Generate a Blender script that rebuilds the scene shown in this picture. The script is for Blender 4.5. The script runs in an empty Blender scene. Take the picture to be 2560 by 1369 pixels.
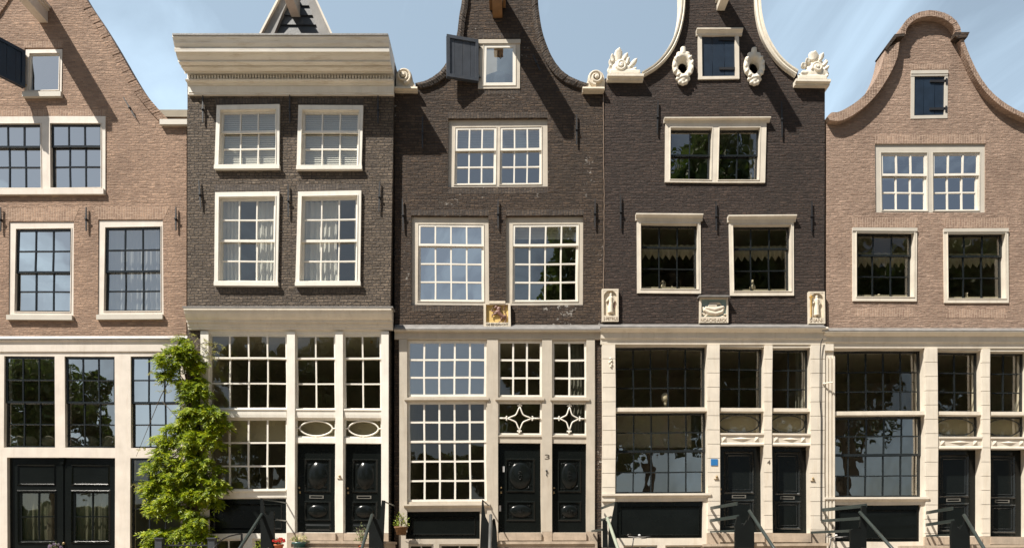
import bpy, bmesh, math, random
from mathutils import Vector, Matrix
R = math.radians
D = 18.0            # camera distance from the facades
EYE = 0.98           # eye height above the street
random.seed(7)
scene = bpy.context.scene
C = scene.collection

# ------------------------------------------------------------------ camera, sky, sun, exposure
cd = bpy.data.cameras.new("camera"); cam = bpy.data.objects.new("camera", cd); C.objects.link(cam)
cam.location = (0, -D, EYE); cam.rotation_euler = (R(90), 0, 0)
cd.sensor_width = 36; cd.lens = 36 * D / 25.6
cd.shift_y = (1370 - 684.5) / 2560.0
cd.clip_start = 0.1; cd.clip_end = 2000
scene.camera = cam
SUNV = Vector((-1.24, -1.0, 2.1)).normalized()
sl = bpy.data.lights.new("sun", 'SUN'); sun = bpy.data.objects.new("sun", sl); C.objects.link(sun)
sl.energy = 5.0; sl.angle = R(0.5); sl.color = (1.0, 0.94, 0.85)
sun.rotation_euler = SUNV.to_track_quat('Z', 'Y').to_euler()
scene.view_settings.view_transform = 'Standard'; scene.view_settings.look = 'None'
scene.view_settings.exposure = 0.74; scene.view_settings.gamma = 1
scene.view_settings.use_curve_mapping = False
scene.cycles.use_denoising = True
scene.cycles.max_bounces = 7; scene.cycles.transparent_max_bounces = 16
scene.cycles.caustics_reflective = False; scene.cycles.caustics_refractive = False
world = bpy.data.worlds.new("World"); scene.world = world; world.use_nodes = True
wt = world.node_tree; wn = wt.nodes; wl = wt.links
for n in list(wn): wn.remove(n)
sky = wn.new('ShaderNodeTexSky'); sky.sky_type = 'NISHITA'; sky.sun_disc = False
sky.sun_elevation = math.asin(SUNV.z); sky.sun_rotation = math.atan2(SUNV.x, SUNV.y)
sky.air_density = 1.0; sky.dust_density = 1.2; sky.ozone_density = 2.0
tc = wn.new('ShaderNodeTexCoord')
sp = wn.new('ShaderNodeSeparateXYZ'); wl.new(tc.outputs['Generated'], sp.inputs[0])
mz = wn.new('ShaderNodeMath'); mz.operation = 'MAXIMUM'; wl.new(sp.outputs['Z'], mz.inputs[0]); mz.inputs[1].default_value = .28
dx_ = wn.new('ShaderNodeMath'); dx_.operation = 'DIVIDE'; wl.new(sp.outputs['X'], dx_.inputs[0]); wl.new(mz.outputs[0], dx_.inputs[1])
dy_ = wn.new('ShaderNodeMath'); dy_.operation = 'DIVIDE'; wl.new(sp.outputs['Y'], dy_.inputs[0]); wl.new(mz.outputs[0], dy_.inputs[1])
cv = wn.new('ShaderNodeCombineXYZ'); wl.new(dx_.outputs[0], cv.inputs[0]); wl.new(dy_.outputs[0], cv.inputs[1])
mp = wn.new('ShaderNodeMapping'); mp.inputs['Rotation'].default_value = (0, 0, R(34)); mp.inputs['Scale'].default_value = (1.7, .42, 1)
mp.inputs['Location'].default_value = (.9, .2, 0)
wl.new(cv.outputs[0], mp.inputs[0])
nz = wn.new('ShaderNodeTexNoise'); nz.inputs['Scale'].default_value = 1.3; nz.inputs['Detail'].default_value = 7; nz.inputs['Roughness'].default_value = .55
nz.inputs['Distortion'].default_value = .9
wl.new(mp.outputs[0], nz.inputs['Vector'])
n2 = wn.new('ShaderNodeTexNoise'); n2.inputs['Scale'].default_value = .7; n2.inputs['Detail'].default_value = 3
wl.new(cv.outputs[0], n2.inputs['Vector'])
ad = wn.new('ShaderNodeMath'); ad.operation = 'ADD'; wl.new(nz.outputs[0], ad.inputs[0]); wl.new(n2.outputs[0], ad.inputs[1])
rp = wn.new('ShaderNodeMapRange'); rp.inputs['From Min'].default_value = .97; rp.inputs['From Max'].default_value = 1.25
rp.inputs['To Min'].default_value = 0.0; rp.inputs['To Max'].default_value = .42
wl.new(ad.outputs[0], rp.inputs['Value'])
# thin high veil, thicker over the houses (north) than towards the sun
vl = wn.new('ShaderNodeMapRange'); vl.interpolation_type = 'SMOOTHSTEP'; vl.inputs['From Min'].default_value = -.25; vl.inputs['From Max'].default_value = .75
vl.inputs['To Min'].default_value = .06; vl.inputs['To Max'].default_value = .44; wl.new(sp.outputs['Y'], vl.inputs['Value'])
vx = wn.new('ShaderNodeMath'); vx.operation = 'MULTIPLY_ADD'; wl.new(sp.outputs['X'], vx.inputs[0]); vx.inputs[1].default_value = -.12; wl.new(vl.outputs[0], vx.inputs[2])
va = wn.new('ShaderNodeMath'); va.operation = 'ADD'; va.use_clamp = True; wl.new(vx.outputs[0], va.inputs[0]); wl.new(rp.outputs[0], va.inputs[1])
mx = wn.new('ShaderNodeMixRGB'); wl.new(va.outputs[0], mx.inputs[0]); hs = wn.new('ShaderNodeHueSaturation'); hs.inputs['Saturation'].default_value = .78; wl.new(sky.outputs[0], hs.inputs['Color']); wl.new(hs.outputs[0], mx.inputs[1]); mx.inputs[2].default_value = (12.6, 16.4, 20.0, 1)
bg = wn.new('ShaderNodeBackground'); bg.inputs['Strength'].default_value = .038
ow = wn.new('ShaderNodeOutputWorld'); wl.new(mx.outputs[0], bg.inputs[0]); wl.new(bg.outputs[0], ow.inputs[0])

# ------------------------------------------------------------------ materials
def newmat(name):
    m = bpy.data.materials.new(name); m.use_nodes = True
    nt = m.node_tree; b = nt.nodes.get('Principled BSDF')
    return m, nt, b
def lnk(nt, a, b): nt.links.new(a, b)
def noise(nt, vec, scale, detail=4, rough=.55, dist=0):
    n = nt.nodes.new('ShaderNodeTexNoise'); n.inputs['Scale'].default_value = scale
    n.inputs['Detail'].default_value = detail; n.inputs['Roughness'].default_value = rough; n.inputs['Distortion'].default_value = dist
    if vec is not None: lnk(nt, vec, n.inputs['Vector'])
    return n
def ramp(nt, fac, stops):
    r = nt.nodes.new('ShaderNodeValToRGB'); e = r.color_ramp.elements
    while len(e) < len(stops): e.new(.5)
    for k, (p, c) in enumerate(stops):
        e[k].position = p; e[k].color = (c[0], c[1], c[2], 1)
    lnk(nt, fac, r.inputs[0]); return r
def mixc(nt, fac, a, b, mode='MIX'):
    n = nt.nodes.new('ShaderNodeMixRGB'); n.blend_type = mode
    for s, v in ((0, fac), (1, a), (2, b)):
        if hasattr(v, 'is_linked') or hasattr(v, 'links'): lnk(nt, v, n.inputs[s])
        elif s == 0: n.inputs[0].default_value = v
        else: n.inputs[s].default_value = (v[0], v[1], v[2], 1)
    return n
def objvec(nt):
    g = nt.nodes.new('ShaderNodeTexCoord'); return g.outputs['Object']
def paint(name, col, rough=.45, var=.12, bump=.15, scale=3.0, dirt=None, dsc=(9, 9, 1.0)):
    m, nt, b = newmat(name); v = objvec(nt)
    n = noise(nt, v, scale, 6); n3 = noise(nt, v, 30, 3)
    lo = tuple(c * (1 - var) for c in col); hi = tuple(min(1, c * (1 + var * .5)) for c in col)
    r = ramp(nt, n.outputs[0], [(.3, lo), (.7, hi)])
    out = r.outputs[0]
    if dirt:
        mpn = nt.nodes.new('ShaderNodeMapping'); mpn.inputs['Scale'].default_value = dsc; lnk(nt, v, mpn.inputs[0])
        n4 = noise(nt, mpn.outputs[0], 1.2, 6, .7); rr = ramp(nt, n4.outputs[0], [(.52, (0, 0, 0)), (.78, (dirt[3],) * 3)])
        out = mixc(nt, rr.outputs[0], out, dirt[:3]).outputs[0]
    lnk(nt, out, b.inputs['Base Color']); b.inputs['Roughness'].default_value = rough
    bp = nt.nodes.new('ShaderNodeBump'); bp.inputs['Strength'].default_value = bump; bp.inputs['Distance'].default_value = .006
    mm = nt.nodes.new('ShaderNodeMath'); mm.operation = 'ADD'; lnk(nt, n.outputs[0], mm.inputs[0]); lnk(nt, n3.outputs[0], mm.inputs[1])
    lnk(nt, mm.outputs[0], bp.inputs['Height']); lnk(nt, bp.outputs[0], b.inputs['Normal'])
    return m
def brick(name, c1, c2, mortar, soldier=False, bump=1.0, bw=.2, rh=.062, blotch=(1, 1, 1), spot=None, frv=.28, rough=.85, dist=.012, warp=.012, msize=.009):
    m, nt, b = newmat(name); v = objvec(nt)
    s = nt.nodes.new('ShaderNodeSeparateXYZ'); lnk(nt, v, s.inputs[0])
    # horizontal coordinate also follows faces that look sideways
    g = nt.nodes.new('ShaderNodeMath'); g.operation = 'ADD'; lnk(nt, s.outputs[0], g.inputs[0]); lnk(nt, s.outputs[1], g.inputs[1])
    cb = nt.nodes.new('ShaderNodeCombineXYZ')
    if soldier: lnk(nt, s.outputs[2], cb.inputs[0]); lnk(nt, g.outputs[0], cb.inputs[1])
    else: lnk(nt, g.outputs[0], cb.inputs[0]); lnk(nt, s.outputs[2], cb.inputs[1])
    nw = noise(nt, v, 2.2, 3); nf = noise(nt, v, 22, 3)
    def wob(nn, amt):
        a = nt.nodes.new('ShaderNodeVectorMath'); a.operation = 'SUBTRACT'; lnk(nt, nn.outputs['Color'], a.inputs[0]); a.inputs[1].default_value = (.5, .5, .5)
        c = nt.nodes.new('ShaderNodeVectorMath'); c.operation = 'SCALE'; lnk(nt, a.outputs[0], c.inputs[0]); c.inputs['Scale'].default_value = amt
        return c.outputs[0]
    a1 = nt.nodes.new('ShaderNodeVectorMath'); lnk(nt, cb.outputs[0], a1.inputs[0]); lnk(nt, wob(nw, .06), a1.inputs[1])
    a2 = nt.nodes.new('ShaderNodeVectorMath'); lnk(nt, a1.outputs[0], a2.inputs[0]); lnk(nt, wob(nf, warp * 2), a2.inputs[1])
    bt = nt.nodes.new('ShaderNodeTexBrick'); bt.inputs['Scale'].default_value = 1
    bt.inputs['Brick Width'].default_value = bw; bt.inputs['Row Height'].default_value = rh
    bt.inputs['Mortar Size'].default_value = msize; bt.inputs['Mortar Smooth'].default_value = .45; bt.inputs['Bias'].default_value = 0
    bt.inputs['Color1'].default_value = (0, 0, 0, 1); bt.inputs['Color2'].default_value = (1, 1, 1, 1); bt.inputs['Mortar'].default_value = (.5, .5, .5, 1)
    bt.offset = .5; bt.squash = .55; bt.squash_frequency = 3
    lnk(nt, a2.outputs[0], bt.inputs['Vector'])
    mid = tuple((p + q) / 2 for p, q in zip(c1, c2))
    cr = ramp(nt, bt.outputs['Color'], [(0, c1), (.5, mid), (1, c2)])
    nl = noise(nt, v, .9, 5, .6)
    lo = tuple(.76 * q for q in blotch); hi = (1.14, 1.14, 1.14)
    bl = ramp(nt, nl.outputs[0], [(.32, lo), (.68, hi)])
    col = mixc(nt, 1.0, cr.outputs[0], bl.outputs[0], 'MULTIPLY')
    so = nt.nodes.new('ShaderNodeMapping'); so.inputs['Scale'].default_value = (1.5, 1.5, .35); lnk(nt, v, so.inputs[0])
    sn = noise(nt, so.outputs[0], 1.0, 5, .65); sr = ramp(nt, sn.outputs[0], [(.34, (.80, .79, .79)), (.62, (1.07, 1.06, 1.05))])
    col = mixc(nt, 1.0, col.outputs[0], sr.outputs[0], 'MULTIPLY')
    ns = nt.nodes.new('ShaderNodeMapping'); ns.inputs['Scale'].default_value = (5, 5, 16); lnk(nt, v, ns.inputs[0])
    nn = noise(nt, ns.outputs[0], 1.0, 5, .7)
    fr = ramp(nt, nn.outputs[0], [(.3, (1 - frv,) * 3), (.7, (1 + frv, 1 + frv * .93, 1 + frv * .8))])
    col = mixc(nt, 1.0, col.outputs[0], fr.outputs[0], 'MULTIPLY')
    col = mixc(nt, bt.outputs['Fac'], col.outputs[0], mortar)
    out = col.outputs[0]
    if spot:
        n5 = noise(nt, v, 9, 6, .75); n6 = noise(nt, v, .8, 2)
        mu = nt.nodes.new('ShaderNodeMath'); mu.operation = 'MULTIPLY'; lnk(nt, n5.outputs[0], mu.inputs[0]); lnk(nt, n6.outputs[0], mu.inputs[1])
        r5 = ramp(nt, mu.outputs[0], [(spot[3], (0, 0, 0)), (spot[3] + .03, (.8, .8, .8))])
        out = mixc(nt, r5.outputs[0], out, spot[:3]).outputs[0]
    lnk(nt, out, b.inputs['Base Color']); b.inputs['Roughness'].default_value = rough
    # relief: mortar sunk, bricks uneven
    inv = nt.nodes.new('ShaderNodeMath'); inv.operation = 'MULTIPLY_ADD'; lnk(nt, bt.outputs['Fac'], inv.inputs[0]); inv.inputs[1].default_value = -1; inv.inputs[2].default_value = 1
    e = nt.nodes.new('ShaderNodeMath'); e.operation = 'MULTIPLY_ADD'; lnk(nt, nn.outputs[0], e.inputs[0]); e.inputs[1].default_value = 1.9; lnk(nt, inv.outputs[0], e.inputs[2])
    e2 = nt.nodes.new('ShaderNodeMath'); e2.operation = 'MULTIPLY_ADD'; lnk(nt, bt.outputs['Color'], e2.inputs[0]); e2.inputs[1].default_value = .5; lnk(nt, e.outputs[0], e2.inputs[2])
    bp = nt.nodes.new('ShaderNodeBump'); bp.inputs['Strength'].default_value = bump; bp.inputs['Distance'].default_value = dist
    lnk(nt, e2.outputs[0], bp.inputs['Height']); lnk(nt, bp.outputs[0], b.inputs['Normal'])
    return m
def glass(name, refl=.2, tint=(.90, .92, .90), wob=.006, rcol=(1.0, .965, .89)):
    m, nt, b = newmat(name); nt.nodes.remove(b); out = nt.nodes['Material Output']
    v = objvec(nt); n = noise(nt, v, 1.3, 2)
    bp = nt.nodes.new('ShaderNodeBump'); bp.inputs['Strength'].default_value = 1; bp.inputs['Distance'].default_value = wob; lnk(nt, n.outputs[0], bp.inputs['Height'])
    gl = nt.nodes.new('ShaderNodeBsdfGlossy'); gl.inputs['Roughness'].default_value = .0; gl.inputs['Color'].default_value = (*rcol, 1); lnk(nt, bp.outputs[0], gl.inputs['Normal'])
    tr = nt.nodes.new('ShaderNodeBsdfTransparent'); tr.inputs['Color'].default_value = (*tint, 1)
    ms = nt.nodes.new('ShaderNodeMixShader'); ms.inputs[0].default_value = refl
    lnk(nt, tr.outputs[0], ms.inputs[1]); lnk(nt, gl.outputs[0], ms.inputs[2]); lnk(nt, ms.outputs[0], out.inputs[0])
    return m
def leafmat(name, c1, c2, c3, trans=.45):
    m, nt, b = newmat(name); nt.nodes.remove(b); out = nt.nodes['Material Output']
    v = objvec(nt); n = noise(nt, v, 9, 2); n2 = noise(nt, v, 1.6, 2)
    r = ramp(nt, n.outputs[0], [(.3, c1), (.52, c2), (.75, c3)])
    r2 = ramp(nt, n2.outputs[0], [(.3, (.7, .75, .7)), (.7, (1.15, 1.1, 1.0))])
    cc = mixc(nt, 1, r.outputs[0], r2.outputs[0], 'MULTIPLY')
    df = nt.nodes.new('ShaderNodeBsdfDiffuse'); lnk(nt, cc.outputs[0], df.inputs[0])
    tl = nt.nodes.new('ShaderNodeBsdfTranslucent'); lnk(nt, cc.outputs[0], tl.inputs[0])
    gs = nt.nodes.new('ShaderNodeBsdfGlossy'); gs.inputs['Roughness'].default_value = .5; gs.inputs[0].default_value = (1, 1, 1, 1)
    m1 = nt.nodes.new('ShaderNodeMixShader'); m1.inputs[0].default_value = trans; lnk(nt, df.outputs[0], m1.inputs[1]); lnk(nt, tl.outputs[0], m1.inputs[2])
    m2 = nt.nodes.new('ShaderNodeMixShader'); m2.inputs[0].default_value = .025; lnk(nt, m1.outputs[0], m2.inputs[1]); lnk(nt, gs.outputs[0], m2.inputs[2])
    lnk(nt, m2.outputs[0], out.inputs[0]); return m
def cloth(name, col, trans=.4):
    m, nt, b = newmat(name); nt.nodes.remove(b); out = nt.nodes['Material Output']
    df = nt.nodes.new('ShaderNodeBsdfDiffuse'); df.inputs[0].default_value = (*col, 1)
    tl = nt.nodes.new('ShaderNodeBsdfTranslucent'); tl.inputs[0].default_value = (*col, 1)
    m1 = nt.nodes.new('ShaderNodeMixShader'); m1.inputs[0].default_value = trans; lnk(nt, df.outputs[0], m1.inputs[1]); lnk(nt, tl.outputs[0], m1.inputs[2])
    lnk(nt, m1.outputs[0], out.inputs[0]); return m

M = {}
M['tan'] = brick('brick_tan', (.29, .19, .135), (.41, .275, .195), (.31, .215, .155), blotch=(1, .97, .95), bump=1, dist=.022)
M['tan_s'] = brick('brick_tan_soldier', (.29, .19, .135), (.40, .27, .19), (.43, .31, .23), soldier=True, bw=.24, bump=.8, dist=.010)
M['tan2'] = brick('brick_tan_pink', (.30, .208, .158), (.40, .285, .22), (.33, .24, .182), blotch=(1, .97, .96), bump=1, dist=.022)
M['tan2_s'] = brick('brick_tan_pink_soldier', (.30, .205, .155), (.40, .285, .215), (.44, .325, .25), soldier=True, bw=.24, bump=.8, dist=.010)
M['dk1'] = brick('brick_grey_brown', (.110, .085, .063), (.195, .152, .113), (.060, .048, .039), frv=.42, bump=1, dist=.05, warp=.022, msize=.012, rh=.068)
M['dk1_s'] = brick('brick_grey_brown_soldier', (.085, .07, .058), (.14, .115, .095), (.07, .06, .056), soldier=True, bw=.2, rh=.07, bump=1, dist=.02, warp=.02)
M['dk2'] = brick('brick_dark_brown', (.044, .028, .018), (.092, .060, .038), (.027, .019, .014), frv=.42, bump=1, dist=.042, warp=.02, spot=(.45, .42, .38, .345), rh=.066)
M['dk2_s'] = brick('brick_dark_brown_soldier', (.055, .04, .03), (.10, .075, .055), (.05, .042, .038), soldier=True, bw=.2, rh=.07, bump=1, dist=.016, warp=.02)
M['dk3'] = brick('brick_dark_plum', (.034, .021, .016), (.064, .041, .031), (.020, .0145, .012), frv=.4, bump=1, dist=.042, warp=.018, spot=(.4, .37, .33, .44), rh=.066)
M['white'] = paint('paint_white', (.80, .76, .68), .4, .10, dirt=(.5, .44, .34, .3))
M['cream0'] = paint('paint_cream_pink', (.72, .65, .57), .45, .11, dirt=(.5, .42, .33, .42))
M['cream'] = paint('paint_cream', (.71, .645, .545), .45, .12, dirt=(.5, .4, .28, .45))
M['cornice'] = paint('paint_cornice', (.78, .74, .66), .5, .10, dirt=(.40, .29, .17, .7), scale=1.5, dsc=(1.4, 5, 14))
M['beige'] = paint('paint_beige', (.51, .455, .375), .5, .12, dirt=(.36, .29, .21, .5))
M['fr2'] = paint('paint_warm_grey', (.58, .52, .43), .5, .12, dirt=(.4, .33, .25, .5))
M['grey4'] = paint('paint_pale_grey', (.56, .52, .45), .5, .07)
M['stone'] = paint('carved_stone', (.68, .60, .48), .7, .14, .5, 7, dirt=(.33, .28, .2, .5))
M['stone_b'] = paint('stone_buff', (.42, .34, .26), .75, .22, .6, 5, dirt=(.2, .16, .12, .6))
M['stucco'] = paint('stone_white', (.76, .70, .59), .6, .10, .4, 6, dirt=(.5, .4, .24, .5))
M['black'] = paint('paint_green_black', (.006, .0075, .007), .2, .2, .10, 2); M['black'].node_tree.nodes['Principled BSDF'].inputs['Specular IOR Level'].default_value = .24
M['sblack'] = paint('sash_black', (.014, .017, .018), .22, .2, .1)
M['sblack'].node_tree.nodes['Principled BSDF'].inputs['Specular IOR Level'].default_value = .55
M['joint'] = paint('old_mortar', (.22, .16, .12), .9, .3, .5, 9)
M['chrome'] = paint('worn_chrome', (.16, .15, .14), .3)
M['slot'] = paint('dull_metal', (.13, .125, .11), .4)
M['newel'] = paint('paint_newel_black', (.006, .008, .008), .5, .3, .3); M['newel'].node_tree.nodes['Principled BSDF'].inputs['Specular IOR Level'].default_value = .18
M['navy'] = paint('paint_navy', (.014, .026, .045), .4, .3, .3, 4)
M['slate'] = paint('paint_slate_blue', (.05, .058, .072), .5, .25, .4, 5, dirt=(.12, .10, .08, .3))
M['iron'] = paint('iron', (.02, .02, .022), .5, .3)
M['brown'] = paint('wood_brown', (.25, .14, .065), .5, .3, .4, 4, dirt=(.1, .06, .03, .5))
M['greyw'] = paint('wood_grey', (.23, .22, .21), .6, .2, .4, 4, dirt=(.4, .38, .35, .4))
M['board'] = paint('board_black', (.045, .05, .056), .5, .3, .4, 4)
M['lead'] = paint('lead_sheet', (.22, .21, .20), .5, .25, .6, 6)
M['plaster'] = paint('plaster', (.36, .32, .25), .9, .1)
M['roof'] = brick('roof_tiles', (.10, .05, .035), (.20, .09, .06), (.05, .03, .03), bump=1, bw=.24, rh=.22, dist=.03)
M['glass'] = glass('glass_clear', .30)
M['glass_b'] = glass('glass_bright', .24, (.97, .98, .95), .005, (1, .95, .85))
M['glass_s'] = glass('glass_sky', .80, (.85, .88, .9), .003)
M['glass_m'] = glass('glass_mid', .50, (.88, .9, .9), .004)
M['glass_d'] = glass('glass_old', .13, (.85, .85, .78), .004)
M['curt'] = cloth('curtain_white', (.82, .80, .74), .3); M['curt_d'] = cloth('curtain_beige', (.62, .56, .43)); M['curt_g'] = cloth('curtain_grey', (.25, .25, .23))
M['blind'] = cloth('blind_fabric', (.80, .78, .72), .2)
M['yellow'] = paint('stone_yellow', (.66, .46, .16), .7, .2, .5, 8)
M['lion'] = paint('lion_brown', (.20, .10, .075), .5, .4, .3, 12)
M['bluegrey'] = paint('stone_blue', (.28, .38, .38), .7, .25, .4, 9)
M['letter'] = paint('letter_dark', (.07, .055, .04), .6); M['letter2'] = paint('letter_faded', (.26, .20, .14), .6)
M['gold'] = paint('gilt', (.6, .36, .08), .4)
M['robe'] = paint('robe_red', (.24, .12, .09), .6)
M['bluesign'] = paint('enamel_blue', (.03, .17, .42), .3, .05)
M['brass'] = paint('brass', (.35, .25, .12), .35); M['alu'] = paint('aluminium', (.6, .6, .6), .3)
M['terra'] = paint('terracotta', (.42, .12, .05), .8); M['teal'] = paint('glazed_teal', (.03, .09, .09), .3)
M['straw'] = paint('basket_coir', (.20, .11, .05), .9, .4, .8, 20)
M['vine'] = leafmat('vine_leaf', (.07, .13, .003), (.26, .34, .006), (.60, .60, .015), .40)
M['vined'] = leafmat('vine_young', (.26, .26, .06), (.36, .34, .10), (.42, .36, .16), .4)
M['bark'] = paint('bark', (.10, .07, .045), .9, .4, 1, 14)
M['tleaf'] = leafmat('tree_leaf', (.036, .06, .01), (.058, .095, .016), (.09, .13, .025), .45)
M['sage'] = leafmat('herb_leaf', (.16, .2, .1), (.3, .34, .18), (.42, .42, .28), .3)
M['lime'] = leafmat('lime_leaf', (.2, .3, .03), (.4, .5, .06), (.55, .6, .12), .3)
M['petal'] = leafmat('petal_cream', (.6, .5, .3), (.7, .62, .42), (.75, .7, .55), .3)
M['red'] = leafmat('petal_red', (.5, .01, .01), (.6, .02, .02), (.6, .05, .04), .3)
M['lav'] = leafmat('petal_lavender', (.2, .14, .25), (.28, .2, .33), (.35, .28, .38), .3)
M['black_in'] = paint('rubber', (.012, .012, .012), .7)

# ------------------------------------------------------------------ mesh helpers
def PW(px, py, d):
    k = (D - d) / D
    return Vector(((px - 1280) / 100 * k, -d, EYE + (1370 - py) / 100 * k))
def warp(p):
    if p.y < -2.2 or abs(p.x) > 40: return p
    return Vector((p.x + .008 * math.sin(1.3 * p.z + .9 * p.x) + .003 * math.sin(4.1 * p.z + 2.3 * p.x), p.y, p.z + .008 * math.sin(1.1 * p.x + .6 * p.z) + .003 * math.sin(3.7 * p.x + p.z)))
class MB:
    def __init__(s): s.v = []; s.f = []
    def add(s, vs, fs):
        o = len(s.v); s.v += [Vector(q) for q in vs]; s.f += [tuple(i + o for i in f) for f in fs]; return s
    def hexa(s, p):      # 8 points: 4 front, 4 back
        return s.add(p, [(0, 1, 2, 3), (7, 6, 5, 4), (0, 4, 5, 1), (1, 5, 6, 2), (2, 6, 7, 3), (3, 7, 4, 0)])
    def box(s, a, b):
        x0, y0, z0 = a; x1, y1, z1 = b
        return s.hexa([(x0, y0, z0), (x1, y0, z0), (x1, y0, z1), (x0, y0, z1), (x0, y1, z0), (x1, y1, z0), (x1, y1, z1), (x0, y1, z1)])
    def pbox(s, x0, y0, x1, y1, d1, d0, dref=None, q=None):   # pixel rect whose front is at depth d1, back at d0
        r = d1 if dref is None else dref
        f = q or (lambda a, b: (a, b))
        c = [PW(*f(*p), r) for p in ((x0, y1), (x1, y1), (x1, y0), (x0, y0))]
        return s.hexa([(p.x, -d1, p.z) for p in c] + [(p.x, -d0, p.z) for p in c])
    def poly(s, pts, d1, d0, dref=None):
        r = d1 if dref is None else dref; n = len(pts)
        c = [PW(px, py, r) for px, py in pts]
        vs = [(p.x, -d1, p.z) for p in c] + [(p.x, -d0, p.z) for p in c]
        return s.add(vs, [tuple(range(n)), tuple(range(2 * n - 1, n - 1, -1))] + [(i, i + n, (i + 1) % n + n, (i + 1) % n) for i in range(n)])
    def tube(s, pts, rad, n=8, caps=True):
        pts = [Vector(p) for p in pts]; m = len(pts); rr = rad if isinstance(rad, (list, tuple)) else [rad] * m
        vs = []
        for i, p in enumerate(pts):
            t = (pts[min(i + 1, m - 1)] - pts[max(i - 1, 0)]).normalized()
            u = t.cross(Vector((0, 1, 0)) if abs(t.y) < .9 else Vector((1, 0, 0))).normalized(); w = t.cross(u)
            for k in range(n):
                a = 2 * math.pi * k / n; vs.append(p + (u * math.cos(a) + w * math.sin(a)) * rr[i])
        fs = [(i * n + k, i * n + (k + 1) % n, (i + 1) * n + (k + 1) % n, (i + 1) * n + k) for i in range(m - 1) for k in range(n)]
        if caps: fs += [tuple(range(n - 1, -1, -1)), tuple((m - 1) * n + k for k in range(n))]
        return s.add(vs, fs)
    def ell(s, c, r, rot=None, nu=12, nv=8):
        c = Vector(c); vs = []; 
        for j in range(nv + 1):
            th = math.pi * j / nv
            for i in range(nu):
                ph = 2 * math.pi * i / nu
                p = Vector((r[0] * math.sin(th) * math.cos(ph), r[1] * math.sin(th) * math.sin(ph), r[2] * math.cos(th)))
                if rot: p = rot @ p
                vs.append(c + p)
        fs = [(j * nu + i, j * nu + (i + 1) % nu, (j + 1) * nu + (i + 1) % nu, (j + 1) * nu + i) for j in range(nv) for i in range(nu)]
        return s.add(vs, fs)
    def lathe(s, c, prof, n=20):
        c = Vector(c); vs = [c + Vector((r * math.cos(2 * math.pi * i / n), r * math.sin(2 * math.pi * i / n), z)) for r, z in prof for i in range(n)]
        m = len(prof)
        return s.add(vs, [(j * n + i, j * n + (i + 1) % n, (j + 1) * n + (i + 1) % n, (j + 1) * n + i) for j in range(m - 1) for i in range(n)])
def link(name, me, mat, parent=None, O=Vector((0, 0, 0))):
    o = bpy.data.objects.new(name, me)
    if mat is not None: me.materials.append(M[mat] if isinstance(mat, str) else mat)
    C.objects.link(o)
    if parent is not None: o.parent = parent
    return o
def build(mb, name, mat, parent=None, O=Vector((0, 0, 0)), smooth=False, clean=True):
    me = bpy.data.meshes.new(name)
    me.from_pydata([(warp(v) if parent is not None and O.length > .01 else v) - O for v in mb.v], [], mb.f); me.update()
    if clean:
        bm = bmesh.new(); bm.from_mesh(me); bmesh.ops.recalc_face_normals(bm, faces=bm.faces); bm.to_mesh(me); bm.free()
    if smooth:
        for p in me.polygons: p.use_smooth = True
    return link(name, me, mat, parent)
def remesh(mb, name, mat, parent, O, voxel=.012):
    me = bpy.data.meshes.new(name); me.from_pydata([warp(v) - O for v in mb.v], [], mb.f); me.update()
    bm = bmesh.new(); bm.from_mesh(me); bmesh.ops.remove_doubles(bm, verts=bm.verts, dist=1e-5)
    bmesh.ops.recalc_face_normals(bm, faces=bm.faces); bm.to_mesh(me); bm.free()
    o = bpy.data.objects.new(name, me); C.objects.link(o)
    md = o.modifiers.new('r', 'REMESH'); md.mode = 'VOXEL'; md.voxel_size = voxel; md.use_smooth_shade = True
    sm = o.modifiers.new('s', 'SMOOTH'); sm.iterations = 3; sm.factor = .5
    dg = bpy.context.evaluated_depsgraph_get(); dg.update()
    m2 = bpy.data.meshes.new_from_object(o.evaluated_get(dg)); m2.name = name
    bpy.data.objects.remove(o)
    m2.materials.clear()
    for p in m2.polygons: p.use_smooth = True
    return link(name, m2, mat, parent)
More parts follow.
